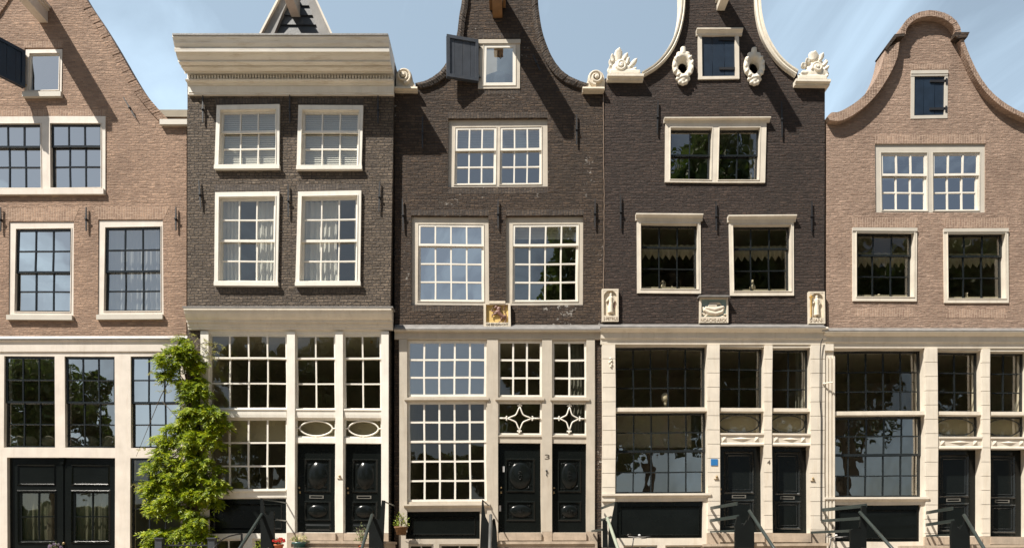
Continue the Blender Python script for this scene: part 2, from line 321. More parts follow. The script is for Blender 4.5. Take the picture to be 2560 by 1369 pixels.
def plate(mb, outer, holes, d1, d0, dref=None, q=None):
    """rectilinear slab in pixel coordinates with rectangular holes"""
    xs = sorted({outer[0], outer[2], *[h[0] for h in holes], *[h[2] for h in holes]}); ys = sorted({outer[1], outer[3], *[h[1] for h in holes], *[h[3] for h in holes]})
    xs = [x for x in xs if outer[0] <= x <= outer[2]]; ys = [y for y in ys if outer[1] <= y <= outer[3]]
    r = d1 if dref is None else dref; f = q or (lambda a, b: (a, b))
    def full(i, j):
        if i < 0 or j < 0 or i >= len(xs) - 1 or j >= len(ys) - 1: return False
        cx = (xs[i] + xs[i + 1]) / 2; cy = (ys[j] + ys[j + 1]) / 2
        return not any(h[0] < cx < h[2] and h[1] < cy < h[3] for h in holes)
    idx = {}; vs = []; fs = []
    def vt(i, j, b):
        if (i, j, b) not in idx:
            p = PW(*f(xs[i], ys[j]), r); idx[(i, j, b)] = len(vs); vs.append((p.x, -(d0 if b else d1), p.z))
        return idx[(i, j, b)]
    for i in range(len(xs) - 1):
        for j in range(len(ys) - 1):
            if not full(i, j): continue
            fs.append((vt(i, j + 1, 0), vt(i + 1, j + 1, 0), vt(i + 1, j, 0), vt(i, j, 0)))
            fs.append((vt(i, j, 1), vt(i + 1, j, 1), vt(i + 1, j + 1, 1), vt(i, j + 1, 1)))
            if not full(i - 1, j): fs.append((vt(i, j, 0), vt(i, j, 1), vt(i, j + 1, 1), vt(i, j + 1, 0)))
            if not full(i + 1, j): fs.append((vt(i + 1, j, 0), vt(i + 1, j + 1, 0), vt(i + 1, j + 1, 1), vt(i + 1, j, 1)))
            if not full(i, j - 1): fs.append((vt(i, j, 0), vt(i + 1, j, 0), vt(i + 1, j, 1), vt(i, j, 1)))
            if not full(i, j + 1): fs.append((vt(i, j + 1, 0), vt(i, j + 1, 1), vt(i + 1, j + 1, 1), vt(i + 1, j + 1, 0)))
    return mb.add(vs, fs)
def quadmap(rect, quad):
    if quad is None: return None
    x0, y0, x1, y1 = rect; TL, TR, BR, BL = quad
    def f(x, y):
        u = (x - x0) / (x1 - x0); v = (y - y0) / (y1 - y0)
        return tuple((1 - u) * (1 - v) * TL[k] + u * (1 - v) * TR[k] + u * v * BR[k] + (1 - u) * v * BL[k] for k in (0, 1))
    return f
def tagit(o, label, cat, group=None, kind=None):
    o['label'] = label; o['category'] = cat
    if group: o['group'] = group
    if kind: o['kind'] = kind
    return o
def thing(name, loc, label, cat, group=None):
    o = bpy.data.objects.new(name, None); C.objects.link(o); o.location = loc; o.empty_display_size = .3
    return tagit(o, label, cat, group)

# ------------------------------------------------------------------ house class
class House:
    def __init__(s, name, x0, x1, base, label):
        s.x0, s.x1, s.b = x0, x1, base
        s.O = Vector(((x0 + x1) / 2 / 100 - 12.8, -base, 0)); s.root = thing(name, s.O, label, 'house', 'canal houses in a row'); s.holes = []
    def mk(s, mb, name, mat, parent=None, smooth=False): return build(mb, name, mat, parent or s.root, s.O, smooth)
    def box(s, name, mat, x0, y0, x1, y1, d1, d0=-.02, parent=None, q=None):
        return s.mk(MB().pbox(x0, y0, x1, y1, s.b + d1, s.b + d0, q=q), name, mat, parent)
    def hole(s, rect, dref=0, q=None, shrink=1.0):
        x0, y0, x1, y1 = rect; f = q or (lambda a, b: (a, b)); e = shrink
        s.holes.append([PW(*f(*p), s.b + dref) for p in ((x0 + e, y0 + e), (x1 - e, y0 + e), (x1 - e, y1 - e), (x0 + e, y1 - e))])
    def wall(s, outline, mat, thick=.35, extra=()): s.wargs = (outline, mat, thick, extra)
    def cutwall(s, outline, mat, thick=.35, extra=()):
        loops = [[(PW(px, py, s.b).x, PW(px, py, s.b).z) for px, py in outline]] + [[(p.x, p.z) for p in h] for h in s.holes] + [[(p.x, p.z) for p in h] for h in extra]
        V = []; E_ = []
        for lp in loops:
            o = len(V); V += [Vector(p) for p in lp]; E_ += [(o + i, o + (i + 1) % len(lp)) for i in range(len(lp))]
        from mathutils.geometry import delaunay_2d_cdt
        v2, e2, f2, _, _, _ = delaunay_2d_cdt(V, E_, [], 0, 1e-5)
        def inside(x, z, lp):
            c = False
            for (xa, za), (xb, zb) in zip(lp, lp[1:] + lp[:1]):
                if (za > z) != (zb > z) and x < (xb - xa) * (z - za) / (zb - za) + xa: c = not c
            return c
        keep_ = []
        for t in f2:
            cx = sum(v2[i].x for i in t) / 3; cz = sum(v2[i].y for i in t) / 3
            if inside(cx, cz, loops[0]) and not any(inside(cx, cz, lp) for lp in loops[1:]): keep_.append(tuple(t))
        n = len(v2); cnt = {}
        for t in keep_:
            for i in range(3):
                k = (t[i], t[(i + 1) % 3]); cnt[k] = 1
        vs = [(v.x, -s.b, v.y) for v in v2] + [(v.x, -s.b + thick, v.y) for v in v2]
        fs = keep_ + [tuple(i + n for i in reversed(t)) for t in keep_] + [(a_, a_ + n, b_ + n, b_) for (a_, b_) in cnt if (b_, a_) not in cnt]
        me = bpy.data.meshes.new('wall'); me.from_pydata([warp(Vector(v)) - s.O for v in vs], [], fs); me.update()
        bm = bmesh.new(); bm.from_mesh(me); bmesh.ops.delete(bm, geom=[v for v in bm.verts if not v.link_faces], context='VERTS')
        bmesh.ops.recalc_face_normals(bm, faces=bm.faces); bm.to_mesh(me); bm.free()
        return link('wall', me, mat, s.root)
    def window(s, outer, openings, sashes, fd=.02, ft=.22, fm='white', sm='white', quad=None, hole=None, border=5, bar=3.2, sd=-.05,
               sill=None, hood=None, gm='glass', pad=0, label=None):
        q = quadmap(outer, quad); B = s.b; ref = B + fd
        if outer:
            o2 = (outer[0] - pad, outer[1] - pad, outer[2] + pad, outer[3] + pad)
            root = s.mk(plate(MB(), o2, openings, B + fd, B + fd - ft, q=q), 'window', fm)
            if hole: s.hole(hole, 0, None, 0)
            else: s.hole(outer, fd, q)
            mb = MB()
            for (x0, y0, x1, y1) in openings: plate(mb, (x0 - 1.6, y0 - 1.6, x1 + 1.6, y1 + 1.6), [(x0, y0, x1, y1)], B + fd + .012, B + fd - .01, dref=ref, q=q)
            s.mk(mb, 'bead', fm, root)
        else: root = None
        glass_mb = MB()
        for (x0, y0, x1, y1) in openings:
            for (ya, yb, nc, nr, off) in sashes:
                dd = B + fd + sd + off
                def cy(y): return 1370 - (1370 - y) * ((D - dd) / D) / ((D - ref) / D)
                a = y0 if ya is None else cy(ya); b_ = y1 if yb is None else cy(yb)
                bt = border; hs = []
                W = (x1 - x0 - 2 * bt - (nc - 1) * bar) / nc; Hh = (b_ - a - 2 * bt - (nr - 1) * bar) / nr
                for i in range(nc):
                    for j in range(nr):
                        hx = x0 + bt + i * (W + bar); hy = a + bt + j * (Hh + bar); hs.append((hx, hy, hx + W, hy + Hh))
                mb = plate(MB(), (x0, a, x1, b_), hs, dd, dd - .045, dref=ref, q=q)
                if root is None: root = s.mk(mb, 'window', sm)
                else: s.mk(mb, 'sash', sm, root)
                f = q or (lambda u, v: (u, v))
                for h in hs:
                    g = [PW(*f(*p), ref) for p in ((h[0] - 1, h[3] + 1), (h[2] + 1, h[3] + 1), (h[2] + 1, h[1] - 1), (h[0] - 1, h[1] - 1))]
                    tx = random.uniform(-.0016, .0016); tz = random.uniform(-.0016, .0016); yy = -(dd - .02)
                    glass_mb.add([(g[0].x, yy - tx - tz, g[0].z), (g[1].x, yy + tx - tz, g[1].z), (g[2].x, yy + tx + tz, g[2].z), (g[3].x, yy - tx + tz, g[3].z)], [(0, 1, 2, 3)])
        s.mk(glass_mb, 'pane', gm, root)
        if sill: s.mk(MB().pbox(*sill[:4], B + sill[4], B - .02), 'sill', sill[5] if len(sill) > 5 else fm, root)
        if hood:
            x0, y0, x1, y1 = hood; h = y1 - y0
            s.mk(mould(MB(), x0, x1, [(y0, .13), (y0 + h * .18, .13), (y0 + h * .3, .11), (y0 + h * .6, .075), (y0 + h * .62, .06), (y1, .05)], B), 'lintel', fm, root)
        if label: root['label'] = label
        return root
    def drape(s, parent, x0, y0, x1, y1, d=-.28, mat='curt', folds=6, amp=.03, taper=0, name='curtain'):
        a = PW(x0, y0, s.b + d); b = PW(x1, y1, s.b + d); n = max(8, folds * 8); rows = 6; vs = []
        ph = random.random() * 6
        for j in range(rows + 1):
            v = j / rows; z = a.z + (b.z - a.z) * v
            for i in range(n + 1):
                u = i / n; x = a.x + (b.x - a.x) * u * (1 - taper * math.sin(math.pi * v) * .5)
                y = -(s.b + d) + amp * math.sin(ph + u * folds * 6.283 + .6 * math.sin(u * 9 + v)) * (.5 + .5 * v) + amp * .3 * math.sin(u * folds * 14)
                vs.append((x, y, z))
        w = n + 1
        fs = [(j * w + i, j * w + i + 1, (j + 1) * w + i + 1, (j + 1) * w + i) for j in range(rows) for i in range(n)]
        return s.mk(MB().add(vs, fs), name, mat, parent, True)
    def blind(s, parent, x0, y0, x1, y1, d=-.26, mat='blind', slats=0):
        mb = MB()
        if slats:
            for k in range(slats):
                ya = y0 + (y1 - y0) * k / slats; yb = y0 + (y1 - y0) * (k + 1.1) / slats
                a = PW(x0, ya, s.b + d); b = PW(x1, yb, s.b + d)
                mb.hexa([(a.x, a.y - .012, b.z), (b.x, a.y - .012, b.z), (b.x, a.y + .012, a.z), (a.x, a.y + .012, a.z), (a.x, a.y - .009, b.z), (b.x, a.y - .009, b.z), (b.x, a.y + .015, a.z), (a.x, a.y + .015, a.z)])
        else: mb.pbox(x0, y0, x1, y1, s.b + d, s.b + d - .01)
        return s.mk(mb, 'blind', mat, parent)
    def body(s, floors, eave, ridge=None, depth=9.0):
        s.cutwall(*s.wargs)
        a = s.x0 / 100 - 12.8 + .03; c = s.x1 / 100 - 12.8 - .03; zt = EYE + (1370 - eave) / 100; y0 = -s.b + .352; y1 = y0 + depth
        mb = MB(); t = .12
        mb.box((a, y0, 0), (a + t, y1, zt)).box((c - t, y0, 0), (c, y1, zt)).box((a + t, y1 - t, 0), (c - t, y1, zt))
        s.mk(mb, 'side_wall', 'dk2')
        rm = MB(); zs = [.05] + sorted(EYE + (1370 - f) / 100 for f in floors)
        for k, z in enumerate(zs): rm.box((a + t + .004, y0 + .002, z), (c - t - .004, y0 + 4.5, z + .18))
        rm.box((a + t + .004, y0 + 4.502, .05), (c - t - .004, y0 + 4.6, zt - .1))
        for xx in (a + t + .004, c - t - .014):
            for z0, z1 in zip(zs, zs[1:] + [zt - .1]): rm.box((xx, y0 + .004, z0 + .182), (xx + .01, y0 + 4.5, z1 - .002))
        s.mk(rm, 'room', 'plaster')
        if ridge is not None:
            zr = EYE + (1370 - ridge) / 100; xm = (a + c) / 2; e = .05
            mb = MB()
            for (xa, za, xb, zb) in ((a - 0, zt, xm, zr), (xm, zr, c, zt)):
                mb.hexa([(xa, y0 + .01, za), (xb, y0 + .01, zb), (xb, y0 + .01, zb + .12), (xa, y0 + .01, za + .12), (xa, y1, za), (xb, y1, zb), (xb, y1, zb + .12), (xa, y1, za + .12)])
            mb.add([(a, y1, zt), (c, y1, zt), (xm, y1, zr)], [(0, 1, 2)])
            s.mk(mb, 'roof', 'roof')
        else:
            s.mk(MB().box((a, y0, zt), (c, y1, zt + .1)), 'roof', 'roof')
    def anchor(s, x, y0, x1, y1, d=.06):
        mb = MB(); ym = (y0 + y1) / 2; xm = (x + x1) / 2; f = s.b + d
        mb.poly([(x - 1, y0), (x + 1, y0), (xm + 2, ym), (x1 + 1.2, y1), (x1 - 1.2, y1), (xm - 2, ym)], f, f - .025)
        p = PW(xm, ym, f); mb.tube([p + Vector((0, .1, 0)), p + Vector((0, -.03, 0))], .022, 8)
        mb.tube([PW(xm - 3.5, ym + 1, f + .01), PW(xm + 3.5, ym - 1, f + .01)], .011, 6)
        s.mk(mb, 'wall_anchor', 'iron')
def mould(mb, x0, x1, prof, B, dback=-.02):
    """horizontal moulding: prof is a list of (pixel y as seen at that depth, depth)"""
    ref = B + prof[-1][1]
    a = PW(x0, 0, ref).x; b = PW(x1, 0, ref).x
    pts = [(-(B + d), PW(0, y, B + d).z) for y, d in prof]
    ring = [(-(B + dback), pts[0][1])] + pts + [(-(B + dback), pts[-1][1])]
    n = len(ring)
    vs = [(a, y, z) for y, z in ring] + [(b, y, z) for y, z in ring]
    return mb.add(vs, [tuple(range(n)), tuple(range(2 * n - 1, n - 1, -1))] + [(i, (i + 1) % n, (i + 1) % n + n, i + n) for i in range(n)])
def resample(path, n):
    L = [0]
    for p, q in zip(path, path[1:]): L.append(L[-1] + math.dist(p, q))
    out = []
    for k in range(n + 1):
        t = L[-1] * k / n; i = max(0, min(len(L) - 2, next((j for j in range(len(L) - 1) if L[j + 1] >= t), len(L) - 2)))
        u = (t - L[i]) / max(1e-6, L[i + 1] - L[i]); out.append(tuple(path[i][c] + (path[i + 1][c] - path[i][c]) * u for c in range(2)))
    return out
def smoothpath(path, n=3):
    P_ = [Vector(p) for p in path]; out = []
    for i in range(len(P_) - 1):
        p0 = P_[max(i - 1, 0)]; p1 = P_[i]; p2 = P_[i + 1]; p3 = P_[min(i + 2, len(P_) - 1)]
        for k in range(n):
            t = k / n; out.append(tuple(.5 * ((2 * p1) + (p2 - p0) * t + (2 * p0 - 5 * p1 + 4 * p2 - p3) * t * t + (3 * p1 - p0 - 3 * p2 + p3) * t ** 3)))
    return out + [tuple(P_[-1])]
def ribbon(mb, pa, pb, B, d1, d0, n, jit=0.0, gap=.0, bulge=0, thick=.3):
    """band between two pixel paths made of n blocks"""
    A = resample(pa, n); Bq = resample(pb, n)
    for i in range(n):
        j = random.uniform(-jit, jit); g = gap
        a0 = Vector(A[i]); a1 = Vector(A[i + 1]); b0 = Vector(Bq[i]); b1 = Vector(Bq[i + 1])
        a0, a1 = a0 + (a1 - a0) * g, a1 - (a1 - a0) * g; b0, b1 = b0 + (b1 - b0) * g, b1 - (b1 - b0) * g
        d = B + d1 + j
        c = [PW(p.x, p.y, B + d1) for p in (a0, a1, b1, b0)]
        if bulge:
            mid0 = (c[0] + c[3]) / 2; mid1 = (c[1] + c[2]) / 2
            f = [(c[0].x, -(d - bulge), c[0].z), (c[1].x, -(d - bulge), c[1].z), (c[2].x, -(d - bulge), c[2].z), (c[3].x, -(d - bulge), c[3].z), (mid0.x, -d, mid0.z), (mid1.x, -d, mid1.z)]
            bk = [(q.x, -(B + d0), q.z) for q in c]
            mb.add(f + bk, [(0, 1, 5, 4), (4, 5, 2, 3), (0, 6, 7, 1), (3, 2, 8, 9), (0, 4, 3, 9, 6), (1, 7, 8, 2, 5)])
        else:
            mb.hexa([(q.x, -d, q.z) for q in c] + [(q.x, -(B + d0), q.z) for q in c])
    return mb
def arch(H, x0, y0, x1, y1, mat, splay=8):   # soldier course of bricks above a window
    H.mk(MB().poly([(x0 - splay, y0), (x1 + splay, y0), (x1, y1), (x0, y1)], H.b + .003, H.b - .01), 'brick_arch', mat)
def letters(text, x0, y0, x1, y1, B, parent, mat, O, name='lettering'):
    cu = bpy.data.curves.new('t', 'FONT'); cu.body = text; cu.extrude = .004; cu.align_x = 'CENTER'; cu.align_y = 'CENTER'
    t = bpy.data.objects.new('t', cu); C.objects.link(t); dg = bpy.context.evaluated_depsgraph_get(); dg.update()
    me = bpy.data.meshes.new_from_object(t.evaluated_get(dg)); bpy.data.objects.remove(t); me.name = name; me.materials.clear()
    a = PW(x0, y1, B); b = PW(x1, y0, B)
    xs = [v.co.x for v in me.vertices]; ys = [v.co.y for v in me.vertices]
    sx = (b.x - a.x) / (max(xs) - min(xs)); sy = (b.z - a.z) / (max(ys) - min(ys)); mxx = min(xs); mny = min(ys)
    for v in me.vertices: v.co = Vector((a.x + (v.co.x - mxx) * sx, -B - v.co.z, a.z + (v.co.y - mny) * sy)) - O
    return link(name, me, mat, parent)
def scroll(mb, cx, cz, y, r, turns=1.6, th=.03, flip=1, start=0):
    pts = []; rr = []
    n = int(22 * turns)
    for i in range(n + 1):
        t = i / n; a = start + flip * t * turns * 6.283; q = r * (1 - .86 * t)
        pts.append((cx + q * math.cos(a), y - .02 * t * 2, cz + q * math.sin(a))); rr.append(th * (1 - .45 * t))
    return mb.tube(pts, rr, 8)
def shutter_boards(H, mb, c, ux, w, h, thick=.04): pass

# ------------------------------------------------------------------ shared builders for shopfronts and doors
def ring(mb, x0, y0, x1, y1, w, B, h=.02, inn=-.004):
    a = [PW(*p, B) for p in ((x0, y1), (x1, y1), (x1, y0), (x0, y0))]
    b = [PW(*p, B) for p in ((x0 + w * .55, y1 - w * .55), (x1 - w * .55, y1 - w * .55), (x1 - w * .55, y0 + w * .55), (x0 + w * .55, y0 + w * .55))]
    c = [PW(*p, B) for p in ((x0 + w, y1 - w), (x1 - w, y1 - w), (x1 - w, y0 + w), (x0 + w, y0 + w))]
    vs = [(p.x, -(B - .004), p.z) for p in a] + [(p.x, -(B + h), p.z) for p in b] + [(p.x, -(B + inn), p.z) for p in c]
    fs = []
    for i in range(4):
        j = (i + 1) % 4; fs += [(i, j, 4 + j, 4 + i), (4 + i, 4 + j, 8 + j, 8 + i)]
    return mb.add(vs, fs)
def raised(mb, x0, y0, x1, y1, w, B, h=.02):
    a = [PW(*p, B) for p in ((x0, y1), (x1, y1), (x1, y0), (x0, y0))]; b = [PW(*p, B) for p in ((x0 + w, y1 - w), (x1 - w, y1 - w), (x1 - w, y0 + w), (x0 + w, y0 + w))]
    vs = [(p.x, -(B - .004), p.z) for p in a] + [(p.x, -(B + h), p.z) for p in b]
    return mb.add(vs, [(4, 5, 6, 7)] + [(i, (i + 1) % 4, 4 + (i + 1) % 4, 4 + i) for i in range(4)])
def door(H, rect, fd, dd, style, mat='black', label=None, knob=None):
    B = H.b; x0, y0, x1, y1 = rect
    slab = H.mk(MB().pbox(x0, y0, x1, y1, B + dd, B + dd - .06, dref=B + fd), 'door', mat)
    if label: slab['label'] = label
    k = ((D - B - fd) / (D - B - dd)); f = lambda x: 1280 + (x - 1280) * k; g = lambda y: 1370 - (1370 - y) * k
    X0, X1, Y0, Y1 = f(x0), f(x1), g(y0), g(y1); W = X1 - X0; Hh = Y1 - Y0; E = B + dd
    mb = MB()
    if style in ('lens', 'ornate'):
        m = .17 * W; px0, px1 = X0 + m, X1 - m * .75
        a0, a1 = Y0 + .165 * Hh, Y0 + .555 * Hh; b0, b1 = Y0 + .645 * Hh, Y0 + .875 * Hh
        ring(mb, px0, a0, px1, a1, 7, E, .035); ring(mb, px0, b0, px1, b1, 7, E, .035)
        if style == 'lens': raised(mb, px0 + 2, Y0 + .905 * Hh, px1, Y0 + .985 * Hh, 5, E, .03)
        H.mk(mb, 'panel', mat, slab)
        cx = (px0 + px1) / 2
        for (ya, yb, rxs) in ((a0 + 9, a1 - 8, .30), (b0 + 9, b1 - 8, .36)):
            ov = MB(); c = PW(cx, (ya + yb) / 2, E); rz = (yb - ya) / 200 * .97; rx = min(W * rxs, (px1 - px0) / 2 - 9) / 100
            if style == 'lens' and ya < b0 - 5:   # pointed oval
                n = 28; vs = [c + Vector((0, -.075, 0))]; 
                for r_, q in ((.5, .062), (.82, .035), (1, 0)):
                    for i in range(n):
                        a = 6.283 * i / n; w_ = rx * math.cos(a) * (1 - .12 * abs(math.sin(a)) ** 3); vs.append(c + Vector((w_ * r_, -q, rz * math.sin(a) * r_)))
                fs = [(0, 1 + i, 1 + (i + 1) % n) for i in range(n)] + [(1 + j * n + i, 1 + j * n + (i + 1) % n, 1 + (j + 1) * n + (i + 1) % n, 1 + (j + 1) * n + i) for j in range(2) for i in range(n)]
                ov.add(vs, fs)
                for sx in (-1, 1):
                    for sz in (-1, 1):
                        p = c + Vector((sx * rx * .93, 0, sz * rz * .88))
                        ov.add([p, p + Vector((-sx * rx * .5, 0, 0)), p + Vector((0, 0, -sz * rz * .34)), p + Vector((-sx * rx * .12, -.035, -sz * rz * .08))], [(0, 1, 3), (1, 2, 3), (2, 0, 3)])
            else: ov.ell(c, (rx, .06, rz), None, 24, 14)
            H.mk(ov, 'oval_boss', mat, slab, True)
        if style == 'ornate':
            ca = MB(); cy_ = (a0 + a1) / 2
            for (yy, s1, s2) in (((a0 + a1) / 2, .10, .035), ((b0 + b1) / 2, .03, .07)):
                c = PW(cx, yy, E + .055)
                for k in range(9):
                    a = 6.283 * k / 9; ca.ell(c + Vector((s2 * math.cos(a), -.012, s1 * math.sin(a))), (.016, .012, .022 if s1 > s2 else .013), Matrix.Rotation(-a, 3, 'Y'), 8, 6)
                ca.ell(c + Vector((0, -.014, 0)), (.018, .014, .018), None, 8, 6)
            for (ya, yb) in ((a0, a1), (b0, b1)):
                for sx in (0, 1):
                    for sy in (0, 1):
                        c = PW(px0 + 13 if sx == 0 else px1 - 13, ya + 14 if sy == 0 else yb - 13, E)
                        dxx = 1 if sx == 0 else -1; dz = -1 if sy == 0 else 1
                        for t in range(7):
                            u = random.random(); v_ = random.random() * (1 - u)
                            ca.ell(c + Vector((dxx * u * .10 - dxx * .03, -.008, dz * v_ * .12 - dz * .03)), (.014, .012, .018), Matrix.Rotation(random.random() * 3, 3, 'Y'), 7, 5)
            H.mk(ca, 'carving', mat, slab, True)
    else:
        m = .15 * W; px0, px1 = X0 + m, X1 - m * .95
        for (ya, yb) in ((Y0 + .06 * Hh, Y0 + .555 * Hh), (Y0 + .615 * Hh, Y0 + .945 * Hh)):
            ring(mb, px0, ya, px1, yb, 7, E, .035); ring(mb, px0 + 8, ya + 8, px1 - 8, yb - 8, 4, E, .016)
        H.mk(mb, 'panel', 'sblack', slab)
    mb = MB()
    if style != 'ornate':
        sy_ = Y0 + (.60 if style == 'lens' else .582) * Hh; sx_ = (X0 + X1) / 2
        plate(mb, (sx_ - 18, sy_ - 4, sx_ + 18, sy_ + 4), [(sx_ - 15, sy_ - 2, sx_ + 15, sy_ + 2)], E + .015, E + .001)
        H.mk(mb, 'mail_slot', 'slot', slab)
    kb = MB(); kx, ky = (X0 + .07 * W, Y0 + .50 * Hh)
    c = PW(kx, ky, E); kb.lathe(c, [(0, 0)], 3) if False else kb.ell(c + Vector((0, -.05, 0)), (.024, .024, .024), None, 10, 8); kb.tube([c, c + Vector((0, -.05, 0))], .01, 8)
    kb.pbox(kx - 2, ky + 8, kx + 2, ky + 14, E + .006, E + .0005)
    H.mk(kb, 'door_knob', 'brass', slab, True)
    if style == 'ornate' and W > 95:
        lk = MB()
        for (lx, ly) in ((X0 + 14, Y0 + .29 * Hh), (X0 + 4, Y0 + .73 * Hh)): lk.pbox(lx - 2.5, ly - 7, lx + 2.5, ly + 7, E + .02, E + .001)
        H.mk(lk, 'lock_plate', 'alu', slab)
    return slab
def bell(H, x, y, d):
    b = H.b + d; c = PW(x, y, b); mb = MB(); mb.ell(c + Vector((0, -.01, 0)), (.03, .014, .03), None, 12, 8); mb.ell(c + Vector((0, -.028, 0)), (.014, .014, .014), None, 8, 6)
    mb.pbox(x - 6, y + 5, x + 6, y + 6.5, b + .02, b - .005); H.mk(mb, 'door_bell', 'brass', None, True)
def shutter(H, name_mat, hinge, zt, zb, width, ang, side=-1, board='navy', label=None, depth=.06, hardware='iron'):
    """an opened shutter; hinge pixel x, top and bottom pixel y at the hinge, ang = angle away from the wall"""
    p = PW(hinge, zt, H.b + depth); q = PW(hinge, zb, H.b + depth); h = p.z - q.z
    mb = MB(); t = .045
    def loc(u, w, z): # u along the leaf, w thickness
        dx = side * math.cos(ang); dy = -math.sin(ang); nx, ny = -dy * side, dx * side
        return Vector((q.x + u * dx - w * dy * 1.0, q.y + u * dy + w * dx * 1.0, q.z + z))
    def bx(u0, u1, w0, w1, z0, z1, m): m.hexa([loc(u0, w0, z0), loc(u1, w0, z0), loc(u1, w0, z1), loc(u0, w0, z1), loc(u0, w1, z0), loc(u1, w1, z0), loc(u1, w1, z1), loc(u0, w1, z1)])
    root = None
    n = 4
    for i in range(n): bx(width * i / n + .003, width * (i + 1) / n - .003, -t / 2 + random.uniform(0, .004), t / 2, 0.004, h - .004, mb)
    root = H.mk(mb, 'shutter', name_mat)
    if label: root['label'] = label
    fr = MB(); e = .075
    for s_ in (-1, 1):
        w0, w1 = (s_ * t / 2, s_ * (t / 2 + .028)) 
        w0, w1 = min(w0, w1), max(w0, w1)
        bx(-.002, e, w0, w1, -.002, h + .002, fr); bx(width - e, width + .002, w0, w1, -.002, h + .002, fr); bx(e, width - e, w0, w1, -.002, e, fr); bx(e, width - e, w0, w1, h - e, h + .002, fr)
    H.mk(fr, 'shutter_frame', board, root)
    for z in (h * .12, h * .85): H.mk(MB().tube([loc(-.06, 0, z), loc(.05, 0, z)], .018, 8), 'hinge', 'brass' if hardware == 'brass' else 'iron', root)
def closed_shutter(H, rect, straps, fd=.0):
    x0, y0, x1, y1 = rect; B = H.b + fd; mb = MB(); n = 3
    cuts = [0, .31, .67, 1]
    for i in range(3):
        mb.pbox(x0 + (x1 - x0) * cuts[i] + .5, y0, x0 + (x1 - x0) * cuts[i + 1] - .5, y1, B + random.uniform(0, .006), B - .05)
    r = H.mk(mb, 'shutter', 'navy')
    for y in straps:
        st = MB()
        st.poly([(x0 + (x1 - x0) * .52, y - 2.6), (x1 + 4, y - 3.4), (x1 + 4, y + 3.4), (x0 + (x1 - x0) * .52, y + 2.6)], B + .03, B + .008)
        st.pbox(x1 + 3, y - 7, x1 + 7, y + 8, B + .045, B + .01)
        H.mk(st, 'strap_hinge', 'iron', r)
def hoist(H, x0, y0, x1, y1, L, mat, cap=True, cx=(-6, 11)):
    """roof beam sticking out of the wall; x0..x1, y1 bottom as seen where it meets the wall"""
    B = H.b; a = PW(x0, y1, B); b = PW(x1, y0, B)
    mb = MB().box((a.x, -(B + L), a.z), (b.x, -B + .1, b.z)); o = H.mk(mb, 'hoist_beam', mat)
    if cap:
        m2 = MB(); w = .07
        m2.box((a.x - w * .5, -(B + L + .03), b.z - .07), (b.x + w * .5, -B + .1, b.z - .0)).box((a.x - w, -(B + L + .06), b.z + .002), (b.x + w, -B + .1, b.z + .07))
        H.mk(m2, 'beam_cap', mat, o)
    m3 = MB(); p = Vector(((a.x + b.x) / 2, -(B + L * .86), a.z)); m3.tube([p + Vector((0, 0, .02)), p + Vector((0, 0, -.1)), p + Vector((.05, 0, -.17)), p + Vector((.09, 0, -.12)), p + Vector((.08, 0, -.07))], .014, 8)
    H.mk(m3, 'hook', 'iron', o)
    return o
def basement(H, rects, fd, mat='white'):
    for (x0, y0, x1, y1) in rects:
        H.window(None, [(x0, y0, x1, y1)], [(None, None, 2, 2, 0)], fd=fd, sm=mat, sd=-.06, gm='glass_d')
def shopfront(H, outer, holes, mat, fd=.03, thick=.2):
    o = H.mk(plate(MB(), outer, holes, H.b + fd, H.b + fd - thick), 'shopfront', mat)
    H.hole(outer, fd, None, 3); return o

# ================================================================== HOUSE 0: tan brick, left
h0 = House('tan_brick_house', -250, 467, 0.0, 'tan brick canal house at the left edge with plain sloping gable beside the vine')
H = h0
H.window((64, 124, 155, 232), [(74, 134, 148, 226)], [(None, None, 1, 1, 0)], fd=.015, fm='cream0', sm='white', quad=((64, 125), (155, 124), (154, 232), (62, 233)), border=3, sd=-.03, gm='glass_s', sill=(56, 229, 152, 241, .09, 'grey4'), hole=(61, 121, 156, 236), pad=0)
H.window((-48, 294, 261, 484), [(-28, 309, 102, 469), (126, 309, 253, 469)], [(None, 369, 3, 1, .045), (362, None, 3, 2, 0)], fd=.02, fm='cream0', sm='sblack', sill=(-50, 471, 259, 485, .075, 'cream0'), hole=(-46, 291, 263, 482), pad=3, sd=-.09, gm='glass_s', border=5)
r_ = H.window((28, 558, 183, 792), [(40, 571, 177, 778)], [(None, 682, 3, 2, .045), (676, None, 3, 2, 0)], fd=-.02, fm='cream0', sm='sblack', quad=((28, 559), (184, 557), (182, 792), (25, 792)), hole=(22, 553, 184, 795), sill=(16, 786, 180, 798, .08, 'grey4'), pad=4, sd=-.08, gm='glass_s')
H.drape(r_, 100, 705, 178, 780, mat='curt', folds=6); 
r_ = H.window((250, 555, 408, 790), [(262, 568, 402, 777)], [(None, 681, 3, 2, .045), (676, None, 3, 2, 0)], fd=-.02, fm='cream0', sm='sblack', quad=((251, 556), (409, 554), (407, 790), (248, 790)), hole=(245, 550, 408, 793), sill=(241, 785, 405, 797, .08, 'grey4'), pad=4, sd=-.08, gm='glass_m')
H.drape(r_, 268, 560, 408, 785, d=-.24, mat='curt', folds=11)
H.window((-190, 558, -35, 792), [(-178, 571, -44, 778)], [(None, 682, 3, 2, .045), (676, None, 3, 2, 0)], fd=-.02, fm='cream0', sm='sblack', hole=(-194, 553, -34, 795), sill=(-200, 786, -38, 798, .08, 'grey4'), pad=4, sd=-.08, gm='glass_s')
arch(H, 22, 519, 184, 552, 'tan_s', 14); arch(H, 246, 517, 410, 549, 'tan_s', 14); arch(H, 60, 104, 156, 120, 'tan_s', 2); arch(H, -46, 274, 263, 290, 'tan_s', 0); arch(H, -194, 519, -34, 552, 'tan_s', 14)
